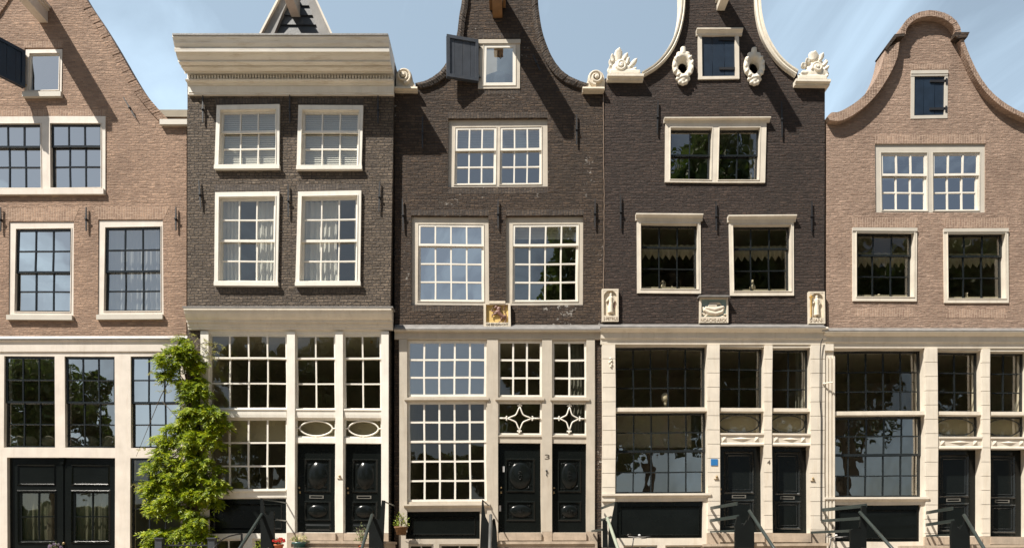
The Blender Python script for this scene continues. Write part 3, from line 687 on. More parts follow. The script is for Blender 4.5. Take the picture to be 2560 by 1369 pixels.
# ground floor
opn = [(10, 890, 137, 1118), (162, 890, 287, 1118), (327, 890, 452, 1118), (-140, 890, -16, 1118)]
H.root['label'] = H.root['label']
shopfront(H, (-249, 878, 466, 1480), opn + [(18, 1143, 287, 1478), (325, 1143, 452, 1478), (-140, 1143, -16, 1478)], 'cream0', .03, .28)
for i, o_ in enumerate(opn):
    w_ = H.window(None, [o_], [(None, 1008, 3, 2, .05), (1002, None, 3, 2, 0)], fd=.03, sm='sblack', sd=-.10, gm='glass_s' if i == 2 else 'glass_m', border=5, bar=3)
    if i in (0, 1):
        cs = MB(); B_ = -.55
        for k, xx in enumerate(((48, 75, 118) if i == 0 else (186, 228, 270))):
            p = PW(xx, 1104, B_); cs.ell(p, (.19, .09, .15), Matrix.Rotation(.5 - .4 * k, 3, 'Y'), 14, 10)
        H.mk(cs, 'cushion', 'curt_d', w_, True)
H.window(None, [(325, 1143, 452, 1480)], [(None, 1205, 3, 1, .05), (1198, None, 3, 4, 0)], fd=.03, sm='sblack', sd=-.10, gm='glass_d')
H.window(None, [(-140, 1143, -16, 1480)], [(None, 1205, 3, 1, .05), (1198, None, 3, 4, 0)], fd=.03, sm='sblack', sd=-.10, gm='glass_d')
H.mk(mould(MB(), -249, 467, [(846, .10), (851, .105), (853, .07), (858, .065), (878, .06), (880, .045)], H.b), 'fascia', 'cream0')
H.mk(mould(MB(), -252, 467, [(840, .09), (846, .125), (848, .12)], H.b), 'lead_flashing', 'lead')
for (a, b_) in ((18, 152.4), (153.2, 287)):
    dref = H.b + .03; E = H.b - .07
    dl = H.mk(plate(MB(), (a, 1143, b_, 1478), [(a + 26, 1228, b_ - 22, 1353)], E, E - .05, dref=dref), 'door', 'black')
    m1 = MB(); X = lambda x: 1280 + (x - 1280) * (D - .03) / (D + .07)
    ring(m1, X(a + 18), 1160, X(b_ - 18), 1214, 6, E, .03); ring(m1, X(a + 18), 1224, X(b_ - 16), 1358, 6, E, .035); H.mk(m1, 'panel', 'black', dl)
    m1 = plate(MB(), (a + 24, 1226, b_ - 20, 1355), [(a + 30 + i * 45, 1232 + j * 60, a + 30 + i * 45 + 41, 1232 + j * 60 + 57) for i in (0, 1) for j in (0, 1)], E - .005, E - .03, dref=dref); H.mk(m1, 'sash', 'black', dl)
    H.mk(MB().pbox(a + 26, 1228, b_ - 22, 1353, E - .02, E - .022, dref=dref), 'pane', 'glass_d', dl)
    H.drape(dl, a + 20, 1225, b_ - 20, 1370, -.2, 'curt_g', 5)
m1 = MB(); m1.pbox(151, 1150, 158, 1478, -.045, -.075); m1.poly([(148, 1144), (161, 1144), (158, 1160), (151, 1160)], -.02, -.07); H.mk(m1, 'door_cover_strip', 'black')
p = PW(160, 1357, -.04); H.mk(MB().ell(p, (.03, .03, .03)).tube([p, p + Vector((0, .05, 0))], .012), 'door_knob', 'brass', None, True)
H.anchor(214, 517, 214, 577); H.anchor(440, 517, 440, 576); H.anchor(307, 243, 338, 295); H.anchor(0, 517, 0, 577)
gr = [(213, 0), (243, 45), (275, 97), (300, 140), (325, 183), (350, 222), (374, 252), (396, 277), (415, 297)]
gr = [(134, -175), (150, -125), (180, -58)] + gr; gl = [(214 - x, y) for x, y in gr]
H.wall([(-249, 1480), (-249, 303), (-201, 303)] + gl[::-1] + gr + [(466, 303), (466, 1480)], 'tan')
inner = [(x - 15, y + 8) for x, y in gr]; out = [(x + 4, y) for x, y in gr]
H.mk(ribbon(MB(), smoothpath(out), smoothpath(inner), H.b, .035, -.3, 78, .006, .06), 'gable_coping', 'tan')
H.mk(ribbon(MB(), smoothpath([(214 - x, y) for x, y in out]), smoothpath([(214 - x, y) for x, y in inner]), H.b, .035, -.3, 78, .006, .06), 'gable_coping', 'tan')
H.box('coping_stone', 'grey4', 398, 297, 467, 310, .10, -.34); H.box('coping_stone', 'grey4', -253, 297, -186, 310, .10, -.34)
H.box('top_coping', 'grey4', 72, -190, 142, -172, .10, -.3)
hoist(H, 98, 22, 119, 58, 1.3, 'cream0')
shutter(H, 'navy', 61, 130, 221, .82, R(60), -1, 'navy', 'dark blue shutter standing open beside the attic window', hardware='brass')
H.mk(MB().pbox(20, 80, 190, 268, -1.0, -1.05), 'attic_boarding', 'curt')
H.body([850, 505, 270], 330, 110)

# ================================================================== HOUSE 1: dark grey-brown brick with white cornice
h1 = House('cornice_house', 469, 979, 0.17, 'dark grey brick canal house with wide white cornice and four white framed windows')
H = h1
for (tl, tr, br, bl, op) in (((541, 262), (700, 261), (697, 420), (535, 420), (553, 277, 690, 411)), ((747, 263), (908, 263), (904, 423), (741, 422), (759, 279, 896, 413))):
    out = (tl[0], tl[1], tl[0] + 160, tl[1] + 159)
    w_ = H.window(out, [(out[0] + 10, out[1] + 12, out[0] + 151, out[1] + 150)], [(None, 333, 3, 1, .05), (327, None, 3, 2, 0)], fd=.06, fm='white', sm='white', quad=(tl, tr, br, bl), sill=(bl[0] - 1, bl[1] - 9, br[0] + 1, bl[1] + 1, .10), sd=-.13, border=5.5, gm='glass_b')
    H.blind(w_, tl[0] - 8, tl[1] + 4, tr[0] + 6, bl[1] + 6, -.15, 'blind', 30)
for i, (tl, tr, br, bl) in enumerate((((538, 480), (697, 478), (695, 712), (535, 712)), ((744, 479), (903, 477), (900, 713), (739, 712)))):
    out = (tl[0], tl[1], tl[0] + 160, tl[1] + 233)
    w_ = H.window(out, [(out[0] + 10, out[1] + 12, out[0] + 151, out[1] + 223)], [(None, 605, 3, 2, .05), (599, None, 3, 2, 0)], fd=.06, fm='white', sm='white', quad=(tl, tr, br, bl), sill=(bl[0] - 1, bl[1] - 9, br[0] + 1, bl[1] + 1, .10), sd=-.13, border=6, bar=3.4, gm='glass_b')
    if i == 0: H.drape(w_, 546, 505, 598, 712, -.22, 'curt', 5); H.drape(w_, 640, 505, 700, 712, -.22, 'curt', 5)
    else: H.drape(w_, 755, 505, 846, 712, -.22, 'curt', 7, taper=.1); H.drape(w_, 886, 520, 902, 712, -.24, 'curt', 2)
for a in ((506, 238, 506, 305), (725, 237, 725, 308), (945, 238, 945, 308), (497, 450, 502, 520), (719, 460, 720, 542), (949, 453, 947, 530)): H.anchor(*a)
arch(H, 538, 246, 700, 260, 'dk1_s', 2); arch(H, 745, 246, 908, 260, 'dk1_s', 2); arch(H, 538, 462, 697, 477, 'dk1_s', 2); arch(H, 744, 462, 903, 477, 'dk1_s', 2)
arch(H, 538, 715, 695, 730, 'dk1_s', 2); arch(H, 742, 715, 900, 730, 'dk1_s', 2)
# big cornice
prof = [(86, .86), (92, .86), (96, .84), (101, .82), (108, .80), (116, .76), (119, .74), (120, .77), (121, .77), (129, .76), (130, .70), (131, .70), (140, .655), (151, .585), (152, .60), (154, .60), (155, .56), (162, .49), (165, .42), (166, .44), (168, .43), (171, .36), (176, .31), (178, .25), (184, .25), (184.5, .10), (196, .10), (197, .22), (201, .21), (204, .17), (206, .12), (212, .10), (214, .075), (231, .06), (233, .07), (236, .07)]
cor = H.mk(mould(MB(), 469, 984, prof, H.b), 'cornice', 'cornice')
H.box('frieze', 'white', 470, 215, 983.5, 230.5, .082, .05, cor)
dm = MB()
for k in range(70): dm.pbox(470 + k * 7.32, 186, 470 + k * 7.32 + 4.6, 195.5, H.b + .19, H.b + .09)
H.mk(dm, 'dentil_row', 'cornice', cor)
H.mk(MB().add([(p.x, p.y, p.z) for p in (PW(431, 84.5, H.b + .875), PW(968, 84.5, H.b + .875))] + [(PW(969, 86, H.b + .875).x, 1.0, PW(0, 84.5, H.b + .875).z + .05), (PW(431, 86, H.b + .875).x, 1.0, PW(0, 84.5, H.b + .875).z + .05)], [(0, 1, 2, 3)]), 'zinc_gutter', 'lead', cor)
H.mk(MB().pbox(431, 83, 968.5, 87, H.b + .885, H.b + .84), 'gutter_edge', 'lead', cor)
# dormer gable behind the cornice
dB = -.75
def PD(x, y): return (x, y)
dg_ = H.mk(MB().poly([(655, 90), (745, -78), (824, 90)], dB - .06, dB - .5), 'dormer', 'board')
bd = MB()
for k in range(7):
    yb = 88 - k * 24; wl_ = lambda y: 745 - (745 - 655) * (y + 78) / 168; wr_ = lambda y: 745 + (824 - 745) * (y + 78) / 168
    a = [PW(wl_(yb) + 2, yb, dB), PW(wr_(yb) - 2, yb, dB), PW(wr_(yb - 23.4) - 2, yb - 23.4, dB), PW(wl_(yb - 23.4) + 2, yb - 23.4, dB)]
    bd.hexa([(a[0].x, -dB - .03, a[0].z), (a[1].x, -dB - .03, a[1].z), (a[2].x, -dB + .01, a[2].z), (a[3].x, -dB + .01, a[3].z)] + [(p.x, -dB + .05, p.z) for p in a])
H.mk(bd, 'weatherboard', 'board', dg_)
bb = MB(); bb.poly([(648, 92), (745, -96), (752, -80), (682, 92)], dB + .12, dB - .1); bb.poly([(830, 92), (745, -96), (738, -80), (800, 92)], dB + .11, dB - .1); H.mk(bb, 'barge_board', 'greyw', dg_)
bb = MB(); bb.poly([(644, 92), (743, -100), (746, -96), (649, 92)], dB + .2, dB - 1.4); bb.poly([(834, 92), (747, -100), (744, -96), (829, 92)], dB + .195, dB - 1.4); H.mk(bb, 'roof_edge', 'cream', dg_)
H.b, keep = dB, H.b; hb = hoist(H, 728, 5, 750, 43, 1.3, 'cream', False); H.b = keep
# shop cornice
H.mk(mould(MB(), 469, 982, [(769, .32), (775, .32), (777, .30), (784, .28), (792, .24), (798, .20), (800, .17), (806, .165), (807, .12), (816, .11), (817, .09), (824, .08)], H.b), 'shop_cornice', 'cream')
H.mk(MB().pbox(455, 766, 982, 769.5, H.b + .33, H.b - .01), 'lead_flashing', 'lead')
shopfront(H, (500, 822, 972, 1480), [(522, 835, 717, 1022), (522, 1045, 717, 1225), (738, 835, 839, 1022), (738, 1045, 839, 1093), (741, 1107, 838, 1330), (859, 835, 954, 1022), (859, 1045, 954, 1093), (862, 1107, 954, 1330), (520, 1246, 716, 1332), (532, 1345, 605, 1478), (630, 1345, 705, 1478)], 'white', .0, .2)
w_ = H.window(None, [(522, 835, 717, 1022)], [(None, 897, 4, 1, .03), (894, None, 4, 2, 0)], fd=0, sm='white', sd=-.06, border=4.5, bar=3.6, gm='glass_d')
H.window(None, [(738, 835, 839, 1022)], [(None, 897, 2, 1, .03), (894, None, 2, 2, 0)], fd=0, sm='white', sd=-.06, border=4.5, bar=3.6, gm='glass_d')
w_ = H.window(None, [(859, 835, 954, 1022)], [(None, 897, 2, 1, .03), (894, None, 2, 2, 0)], fd=0, sm='white', sd=-.06, border=4.5, bar=3.6, gm='glass_d')
p = PW(930, 838, -.5); H.mk(MB().tube([p, p - Vector((0, 0, .12))], .004, 5).ell(p - Vector((0, 0, .16)), (.04, .04, .05)), 'hanging_bulb', 'brass', w_, True)
w_ = H.window(None, [(522, 1045, 717, 1225)], [(None, None, 4, 3, 0)], fd=0, sm='white', sd=-.06, border=4.5, bar=4, gm='glass_d')
H.blind(w_, 520, 1030, 722, 1106, -.3, 'curt_d')
def oval_transom(rect, ring_mat, fd, sd, kind='lens', mat='white', g='glass_d', blind='curt_d'):
    x0, y0, x1, y1 = rect
    w = H.window(None, [rect], [(None, None, 1, 1, 0)], fd=fd, sm=mat, sd=sd, border=4, gm=g)
    dd = H.b + fd + sd; c = PW((x0 + x1) / 2, (y0 + y1) / 2, H.b + fd); c.y = -dd; rx = (x1 - x0) / 200 - (.10 if kind == 'lens' else .05); rz = (y1 - y0) / 200 - .055; mb = MB(); n = 32
    def P_(a, q):
        s_ = math.sin(a)
        if kind == 'lens': xx = rx * math.cos(a) * (1 if abs(math.cos(a)) < 2 else 1); zz = rz * s_ * abs(s_) ** .15 if s_ >= 0 else -rz * abs(s_) ** 1.15
        else: xx = rx * math.cos(a); zz = rz * s_
        return c + Vector((xx, .0, zz))
    mb.tube([P_(6.283 * i / n, 0) for i in range(n + 1)], .019 if kind == 'lens' else .015, 8, False)
    mb.tube([c + Vector((-rx, 0, 0)), c + Vector((-rx - .10, 0, 0))], .016).tube([c + Vector((rx, 0, 0)), c + Vector((rx + .10, 0, 0))], .016)
    mb.tube([c + Vector((0, 0, rz)), c + Vector((0, 0, rz + .06))], .016).tube([c + Vector((0, 0, -rz)), c + Vector((0, 0, -rz - .06))], .016)
    H.mk(mb, 'oval_tracery', ring_mat, w, True)
    if blind: H.blind(w, x0 - 3, y0 - 3, x1 + 6, y1 + 6, -.28, blind)
    return w
oval_transom((738, 1045, 839, 1093), 'white', 0, -.05); oval_transom((859, 1045, 954, 1093), 'white', 0, -.05)
for (a, b_) in ((717, 737), (839, 858), (954, 972), (500, 520)):
    H.box('pilaster', 'white', a, 828, b_, 1331, .07, -.01)
    H.box('plinth', 'stone_b', a, 1331.5, b_, 1480, .08, -.01)
for (a, b_) in ((521, 716), (737.5, 838.5), (858.5, 953.5)): H.mk(mould(MB(), a, b_, [(1021, .05), (1024, .055), (1026, .035), (1036, .03), (1043, .02)], H.b), 'transom_rail', 'white')
H.mk(mould(MB(), 521, 717, [(1222, .07), (1227, .075), (1229, .03), (1243, .02)], H.b), 'sill', 'white')
H.box('transom_rail', 'white', 738.5, 1093.5, 838.5, 1106.5, .015, -.01); H.box('transom_rail', 'white', 858.5, 1093.5, 953.5, 1106.5, .015, -.01)
door(H, (741, 1107, 838, 1330), 0, -.10, 'lens'); door(H, (862, 1107, 954, 1330), 0, -.10, 'lens')
def parapet_panel(rect, fd=0, dd=-.06, bow=False):
    x0, y0, x1, y1 = rect; E = H.b + dd
    o = H.mk(MB().pbox(x0, y0, x1, y1, E, E - .05, dref=H.b + fd), 'dado_panel', 'black'); m = MB(); ring(m, x0 + 12, y0 + 12, x1 - 10, y1 - 9, 5, E, .03); H.mk(m, 'panel_moulding', 'black', o)
parapet_panel((520, 1246, 716, 1332)); basement(H, [(532, 1345, 605, 1478), (630, 1345, 705, 1478)], 0)
bell(H, 849, 1189, .07)
H.wall([(469, 1480), (469, 150), (984, 150), (983, 400), (975, 830), (974, 1480)], 'dk1')
H.body([838, 448, 235], 160)

# ================================================================== HOUSE 2: dark brown brick, neck gable with scrolls
h2 = House('scroll_gable_house', 985, 1509, 0.0, 'dark brown brick canal house with bell-shaped neck gable, stone scrolls and open grey shutter')
H = h2
H.window((1198, 100, 1301, 222), [(1210, 112, 1290, 214)], [(None, None, 1, 1, 0)], fd=.02, fm='fr2', sm='white', quad=((1199, 101), (1301, 101), (1300, 222), (1195, 222)), hole=(1199, 97, 1300, 220), border=7, sd=.0, ft=.2, gm='glass_m', pad=0)
H.box('lintel', 'fr2', 1197, 99, 1302, 109, .045, -.02)
w_ = H.window((1123, 303, 1369, 468), [(1138, 318, 1240, 461), (1250, 318, 1354, 461)], [(None, 376, 3, 1, .04), (372, None, 3, 2, 0)], fd=-.07, fm='fr2', sm='white', quad=((1123, 304), (1369, 303), (1368, 468), (1121, 468)), hole=(1120, 296, 1369, 467), pad=5, sd=-.04, gm='glass_m', border=5.5, bar=3.6)
H.blind(w_, 1130, 325, 1362, 380, -.3, 'blind', 9)
for i, (a, b_) in enumerate(((1031, 1222), (1268, 1458))):
    w_ = H.window((a, 547, b_, 763), [(a + 15, 560, b_ - 12, 753)], [(None, 614, 4, 1, .04), (610, None, 4, 3, 0)], fd=-.07, fm='fr2', sm='white', quad=((a, 548), (b_, 548), (b_ - 1, 763), (a - 2, 763)), hole=(a - 3, 539, b_, 762), pad=5, sd=-.04, gm='glass_s' if i == 0 else 'glass', border=5.5, bar=3.8)
    H.blind(w_, a + 5, 555, b_ - 3, 598 if i else 610, -.3, 'blind', 6)
for a in ((1006, 497, 1008, 577), (1245, 497, 1246, 570), (1487, 497, 1487, 570), (1056, 290, 1056, 370), (1442, 285, 1442, 362), (1333, 138, 1352, 177)): H.anchor(*a)
arch(H, 1028, 524, 1222, 538, 'dk2_s', 2); arch(H, 1266, 524, 1458, 538, 'dk2_s', 2); arch(H, 1120, 281, 1369, 295, 'dk2_s', 2); arch(H, 1196, 83, 1300, 96, 'dk2_s', 2)
arch(H, 1122, 470, 1368, 483, 'dk2_s', 2); arch(H, 1030, 765, 1206, 778, 'dk2_s', 0); arch(H, 1196, 224, 1300, 236, 'dk2_s', 2)
L = smoothpath([(1160, -190), (1160, -60), (1159, 0), (1153, 40), (1148, 80), (1138, 118), (1124, 150), (1105, 177), (1080, 195), (1058, 204), (1040, 208)], 4)
Rr = smoothpath([(1340, -190), (1340, -60), (1341, 0), (1345, 40), (1352, 80), (1365, 118), (1382, 152), (1405, 180), (1432, 197), (1456, 206), (1470, 210)], 4)
H.wall([(986, 1480), (986, 222), (1040, 222)] + L[::-1] + Rr + [(1464, 222), (1508, 222), (1508, 1480)], 'dk2')
H.mk(ribbon(MB(), [(x - 4, y - 3) for x, y in L], [(x + 11, y + 9) for x, y in L], 0, .085, -.3, 74, .006, .07, .03), 'gable_coping', 'dk2_s')
H.mk(ribbon(MB(), [(x + 4, y - 3) for x, y in Rr], [(x - 11, y + 9) for x, y in Rr], 0, .085, -.3, 74, .006, .07, .03), 'gable_coping', 'dk2_s')
H.mk(MB().poly([(1150, -186), (1350, -186), (1340, -205), (1300, -232), (1250, -242), (1200, -232), (1160, -205)], .12, -.3), 'pediment', 'stone')
def volute(cx, cy, x0, x1, ytop, ybot, flip):
    st = H.mk(mould(MB(), x0, x1, [(ytop, .16), (ytop + 4, .17), (ytop + 6, .14), (ybot - 2, .10), (ybot, .10)], 0, -.3), 'coping_stone', 'stone')
    c = PW(cx, cy, .08); mb = MB(); 
    mb.lathe(Vector((0, 0, 0)), [(0, 0)], 3)
    mb = MB(); n = 28
    vs = [c + Vector((.205 * math.cos(6.283 * i / n), yy, .205 * math.sin(6.283 * i / n))) for yy in (.03, .36) for i in range(n)]
    mb.add(vs, [tuple(range(n)), tuple(range(2 * n - 1, n - 1, -1))] + [(i, (i + 1) % n, n + (i + 1) % n, n + i) for i in range(n)])
    scroll(mb, c.x, c.z, c.y - .0, .185, 2.1, .038, flip, R(-90))
    b0 = PW(cx - 20, cy, .08); mb.box((c.x - .2, c.y + .03, c.z - .30), (c.x + .22, c.y + .36, c.z - .05))
    mb.hexa([(c.x + flip * .1, c.y + .03, c.z - .3), (c.x + flip * .33, c.y + .03, c.z - .3), (c.x + flip * .2, c.y + .03, c.z - .05), (c.x + flip * .1, c.y + .03, c.z - .05), (c.x + flip * .1, c.y + .36, c.z - .3), (c.x + flip * .33, c.y + .36, c.z - .3), (c.x + flip * .2, c.y + .36, c.z - .05), (c.x + flip * .1, c.y + .36, c.z - .05)])
    mb.ell(c + Vector((0, -.03, 0)), (.045, .04, .045))
    remesh(mb, 'scroll_ornament', 'stone', st, H.O, .011)
volute(1008, 189, 985, 1043, 216, 227, 1); volute(1491, 194, 1457, 1511, 217, 229, -1)
hoist(H, 1232, 5, 1256, 46, 1.45, 'brown', False); 
mb = MB(); a = PW(1224, 26, 0); mb.box((a.x, -1.4, a.z), (a.x + .07, .1, a.z + .3)); a = PW(1257, 26, 0); mb.box((a.x, -1.4, a.z + .05), (a.x + .07, .1, a.z + .3)); H.mk(mb, 'beam_cheek', 'brown')
shutter(H, 'slate', 1196, 103, 206, .80, R(14), -1, 'slate', 'weathered grey shutter swung open to the left of the attic window')
H.mk(mould(MB(), 987, 1503, [(822, .16), (826, .16), (829, .12), (831, .06), (846, .06), (848, .05)], 0), 'shop_beam', 'beige')
H.mk(mould(MB(), 985, 1505, [(812, .01), (818, .14), (822, .17), (823, .17)], 0), 'lead_flashing', 'lead')
shopfront(H, (998, 846, 1488, 1480), [(1019, 851, 1216, 991), (1019, 1004, 1216, 1252), (1245, 851, 1354, 991), (1245, 1004, 1354, 1086), (1245, 1107, 1352, 1330), (1380, 851, 1466, 991), (1380, 1004, 1466, 1086), (1380, 1107, 1466, 1330), (1015, 1277, 1199, 1345), (1022, 1358, 1084, 1478), (1098, 1358, 1198, 1478)], 'beige', .02, .2)
H.window(None, [(1019, 851, 1216, 991)], [(None, None, 5, 3, 0)], fd=.02, sm='white', sd=-.03, border=6, bar=4.5, gm='glass_m')
H.window(None, [(1019, 1004, 1216, 1252)], [(None, 1106, 5, 2, .02), (1101, None, 5, 3, 0)], fd=.02, sm='white', sd=-.05, border=5.5, bar=4.5, gm='glass_d')
H.window(None, [(1245, 851, 1354, 991)], [(None, None, 3, 3, 0)], fd=.02, sm='white', sd=-.03, border=5, bar=4.5, gm='glass_d')
w_ = H.window(None, [(1380, 851, 1466, 991)], [(None, None, 2, 3, 0)], fd=.02, sm='white', sd=-.03, border=5, bar=4.5, gm='glass_d'); H.drape(w_, 1425, 845, 1468, 1100, -.35, 'curt_g', 5)
for (a, b_) in ((1245, 1354), (1380, 1466)):
    w_ = H.window(None, [(a, 1004, b_, 1086)], [(None, None, 1, 1, 0)], fd=.02, sm='white', sd=-.03, border=4, gm='glass_d')
    c = PW((a + b_) / 2, 1045, .02); c.y = .0; mb = MB(); rx = (b_ - a) / 200 * .55; rz = .30; tips = [(rx, 0), (0, rz), (-rx, 0), (0, -rz)]
    for i in range(4):
        p, q = tips[i], tips[(i + 1) % 4]; pts = []
        for k in range(11):
            t = k / 10; x = p[0] + (q[0] - p[0]) * t; z = p[1] + (q[1] - p[1]) * t; m = 1 - .38 * math.sin(math.pi * t); pts.append(c + Vector((x * m, -.01, z * m)))
        mb.tube(pts, .017, 8)
    for (x, z) in tips:
        l = math.hypot(x, z); u, v_ = x / l, z / l
        for k in (-1, 0, 1): mb.ell(c + Vector((x + u * .02 - v_ * .04 * k, -.02, z + v_ * .02 + u * .04 * k)), (.022, .02, .022), None, 8, 6)
        e = ((b_ - a) / 200 - .03) if abs(u) > .5 else .39; mb.tube([c + Vector((x, -.01, z)), c + Vector((u * e, -.01, v_ * e))], .02, 8); mb.ell(c + Vector((x + u * .05, -.02, z + v_ * .05)), (.026, .02, .026), None, 8, 6)
    H.mk(mb, 'star_tracery', 'white', w_, True)
for (a, b_) in ((999, 1018), (1217, 1244.5), (1354.5, 1379.5), (1466.5, 1487.5)): H.box('pilaster', 'beige', a, 848.5, b_, 1328, .06, 0)
for (a, b_) in ((1217, 1244.5), (1354.5, 1379.5), (1466.5, 1494)): H.box('plinth', 'stone_b', a, 1328.5, b_, 1480, .08, 0)
for (a, b_) in ((1012, 1223), (1239, 1360), (1375, 1473)): H.mk(mould(MB(), a, b_, [(993, .10), (999, .10), (1001, .07), (1003, .03)], 0), 'sill', 'beige')
H.mk(mould(MB(), 1010, 1224, [(1258, .12), (1262, .12), (1266, .08), (1268, .05), (1277, .04)], 0), 'sill', 'fr2')
for (a, b_) in ((1246, 1353), (1381, 1465)): H.mk(mould(MB(), a, b_, [(1088, .05), (1091, .05), (1092, .03), (1105, .01)], 0), 'transom_rail', 'beige')
door(H, (1245, 1107, 1352, 1330), .02, -.07, 'ornate'); door(H, (1380, 1107, 1466, 1330), .02, -.07, 'ornate')
parapet_panel((1015, 1277, 1199, 1345), .02); basement(H, [(1022, 1358, 1084, 1478), (1098, 1358, 1198, 1478)], .02)
letters('3', 1362, 1135, 1374, 1147, .062, h2.root, 'letter', H.O, 'house_number')
p = PW(1367, 1176, .07); H.mk(MB().ell(p, (.025, .03, .025)).tube([p, p - Vector((0, 0, .1)) + Vector((.0, 0, 0))], .006).ell(p - Vector((0, 0, .1)), (.012, .012, .03)), 'door_bell', 'iron', None, True)
# stone tablet with a lion
tb = H.mk(plate(MB(), (1208, 757, 1276, 816), [(1214, 760, 1270, 805)], .10, -.02), 'gable_stone', 'stone')
tb['label'] = 'stone tablet with a brown lion on yellow ground'
H.mk(MB().pbox(1213, 759, 1271, 806, .035, .0), 'tablet_ground', 'yellow', tb)
H.mk(MB().pbox(1222, 751, 1263, 757.2, .11, -.02), 'tablet_cap', 'stone', tb)
mb = MB(); F = lambda x, y, d=.07: PW(1190 + x / 15.21, 740 + y / 15.21, d)
mb.ell(F(760, 400), (.042, .035, .045)); mb.ell(F(705, 430), (.022, .03, .02)); mb.ell(F(860, 480), (.055, .04, .07), Matrix.Rotation(.5, 3, 'Y'))
mb.tube([F(830, 560), F(900, 680), F(1000, 760), F(1080, 780)], [.055, .05, .045, .05], 10); mb.ell(F(1090, 780), (.045, .04, .05))
mb.tube([F(820, 600), F(720, 660), F(600, 700), F(600, 790)], [.03, .022, .016, .018], 8); mb.tube([F(800, 560), F(700, 600), F(570, 540)], [.028, .02, .014], 8)
mb.tube([F(560, 560), F(640, 400), F(690, 310)], [.008, .009, .006], 6)
mb.tube([F(1000, 790), F(940, 880), F(940, 930), F(840, 985)], [.035, .022, .016, .014], 8); mb.tube([F(1110, 800), F(1120, 890), F(1110, 940), F(1050, 985)], [.035, .022, .016, .014], 8)
mb.tube([F(1130, 740), F(1150, 680), F(1070, 590), F(1040, 480), F(1080, 390), F(1130, 350)], [.014, .013, .011, .01, .012, .016], 8)
remesh(mb, 'carved_lion', 'lion', tb, H.O, .008)
letters('DE·EENDRACHT', 1216, 807.5, 1270, 813, .102, tb, 'letter', H.O)
H.mk(MB().pbox(1165, 40, 1335, 250, -1.0, -1.05), 'attic_boarding', 'plaster')
H.body([835, 505, 255], 260, 165)

# ================================================================== HOUSE 3: plum-dark brick, white scrolled bands
h3 = House('white_ornament_house', 1511, 2064, 0.03, 'very dark brick canal house with white curved gable bands and shell carvings')
H = h3
H.window((1745, 86, 1850, 198), [(1756, 89, 1839, 191)], [], fd=.03, fm='fr2', quad=((1746, 86), (1849, 86), (1846, 198), (1744, 198)), hood=(1742, 70, 1855, 89), border=3, label='cream frame around a closed navy shutter') if False else None
fr = H.mk(plate(MB(), (1745, 86, 1848, 198), [(1755, 88, 1838, 191)], H.b + .04, H.b - .15), 'window', 'cream')
H.mk(mould(MB(), 1741, 1856, [(70, .13), (73, .13), (77, .10), (82, .07), (84, .055), (89, .05)], H.b), 'lintel', 'cream', fr)
H.hole((1745, 86, 1848, 198), .04); closed_shutter(H, (1755, 88, 1838, 191), (99, 172), -.01)
w_ = H.window((1664, 303, 1914, 456), [(1677, 319, 1779, 449), (1797, 319, 1898, 449)], [(None, 391, 2, 1, .04), (386, None, 2, 1, 0)], fd=.04, fm='cream', sm='sblack', quad=((1664, 303), (1916, 304), (1913, 457), (1663, 454)), hood=(1660, 292, 1924, 306), sd=-.15, border=4.5, bar=2.6, gm='glass')
H.drape(w_, 1873, 318, 1905, 455, -.42, 'curt_d', 3); H.blind(w_, 1670, 300, 1800, 335, -.42, 'blind')
for a in ((1645, 250, 1644, 333), (1954, 255, 1955, 343), (1551, 488, 1551, 572), (1791, 503, 1792, 575), (2030, 503, 2030, 578)): H.anchor(*a)
def valance(H, w, x0, y0, x1, y1, d=-.30):
    a = PW(x0, y0, H.b + d); b = PW(x1, y1, H.b + d); n = 54; vs = []
    for i in range(n + 1):
        u = i / n; x = a.x + (b.x - a.x) * u; tri = abs(((u * 9) % 1) - .5) * 2; wv = .02 * math.sin(u * 60)
        zb = b.z + (a.z - b.z) * .38 * tri; vs += [(x, a.y + wv, a.z), (x, a.y + wv, (a.z + zb) / 2), (x, a.y + wv * 1.3, zb)]
    H.mk(MB().add(vs, [(3 * i + k, 3 * i + 3 + k, 3 * i + 4 + k, 3 * i + 1 + k) for i in range(n) for k in (0, 1)]), 'lace_valance', 'curt_d', w, True)
def vase(x, y, hgt, label, d=-.30, handles=True):
    p = PW(x, y, d); r = hgt * .3
    v = MB().lathe(p, [(0.001, 0), (r * .6, 0), (r, hgt * .25), (r * .95, hgt * .4), (r * .4, hgt * .65), (r * .3, hgt * .85), (r * .5, hgt), (r * .42, hgt), (r * .24, hgt * .85), (0.001, hgt * .8)], 16)
    if handles:
        for s_ in (-1, 1): v.tube([p + Vector((s_ * r * .35, 0, hgt * .88)), p + Vector((s_ * r * .95, 0, hgt * .8)), p + Vector((s_ * r * .95, 0, hgt * .55)), p + Vector((s_ * r * .75, 0, hgt * .45))], .006, 6)
    o = bpy.data.objects.new('vase', None); C.objects.link(o); o.location = p; tagit(o, label, 'vase')
    v.v = [q - p for q in v.v]; b_ = build(v, 'vase_body', 'stone', o, Vector((0, 0, 0)), True)
def sill_in(H, w, x0, x1, y):   # inside window board that carries the vases
    a = PW(x0, y, H.b - .3); b = PW(x1, y, H.b - .3); H.mk(MB().box((a.x, -H.b + .2, a.z - .05), (b.x, -H.b + .5, a.z)), 'window_board', 'plaster', w)
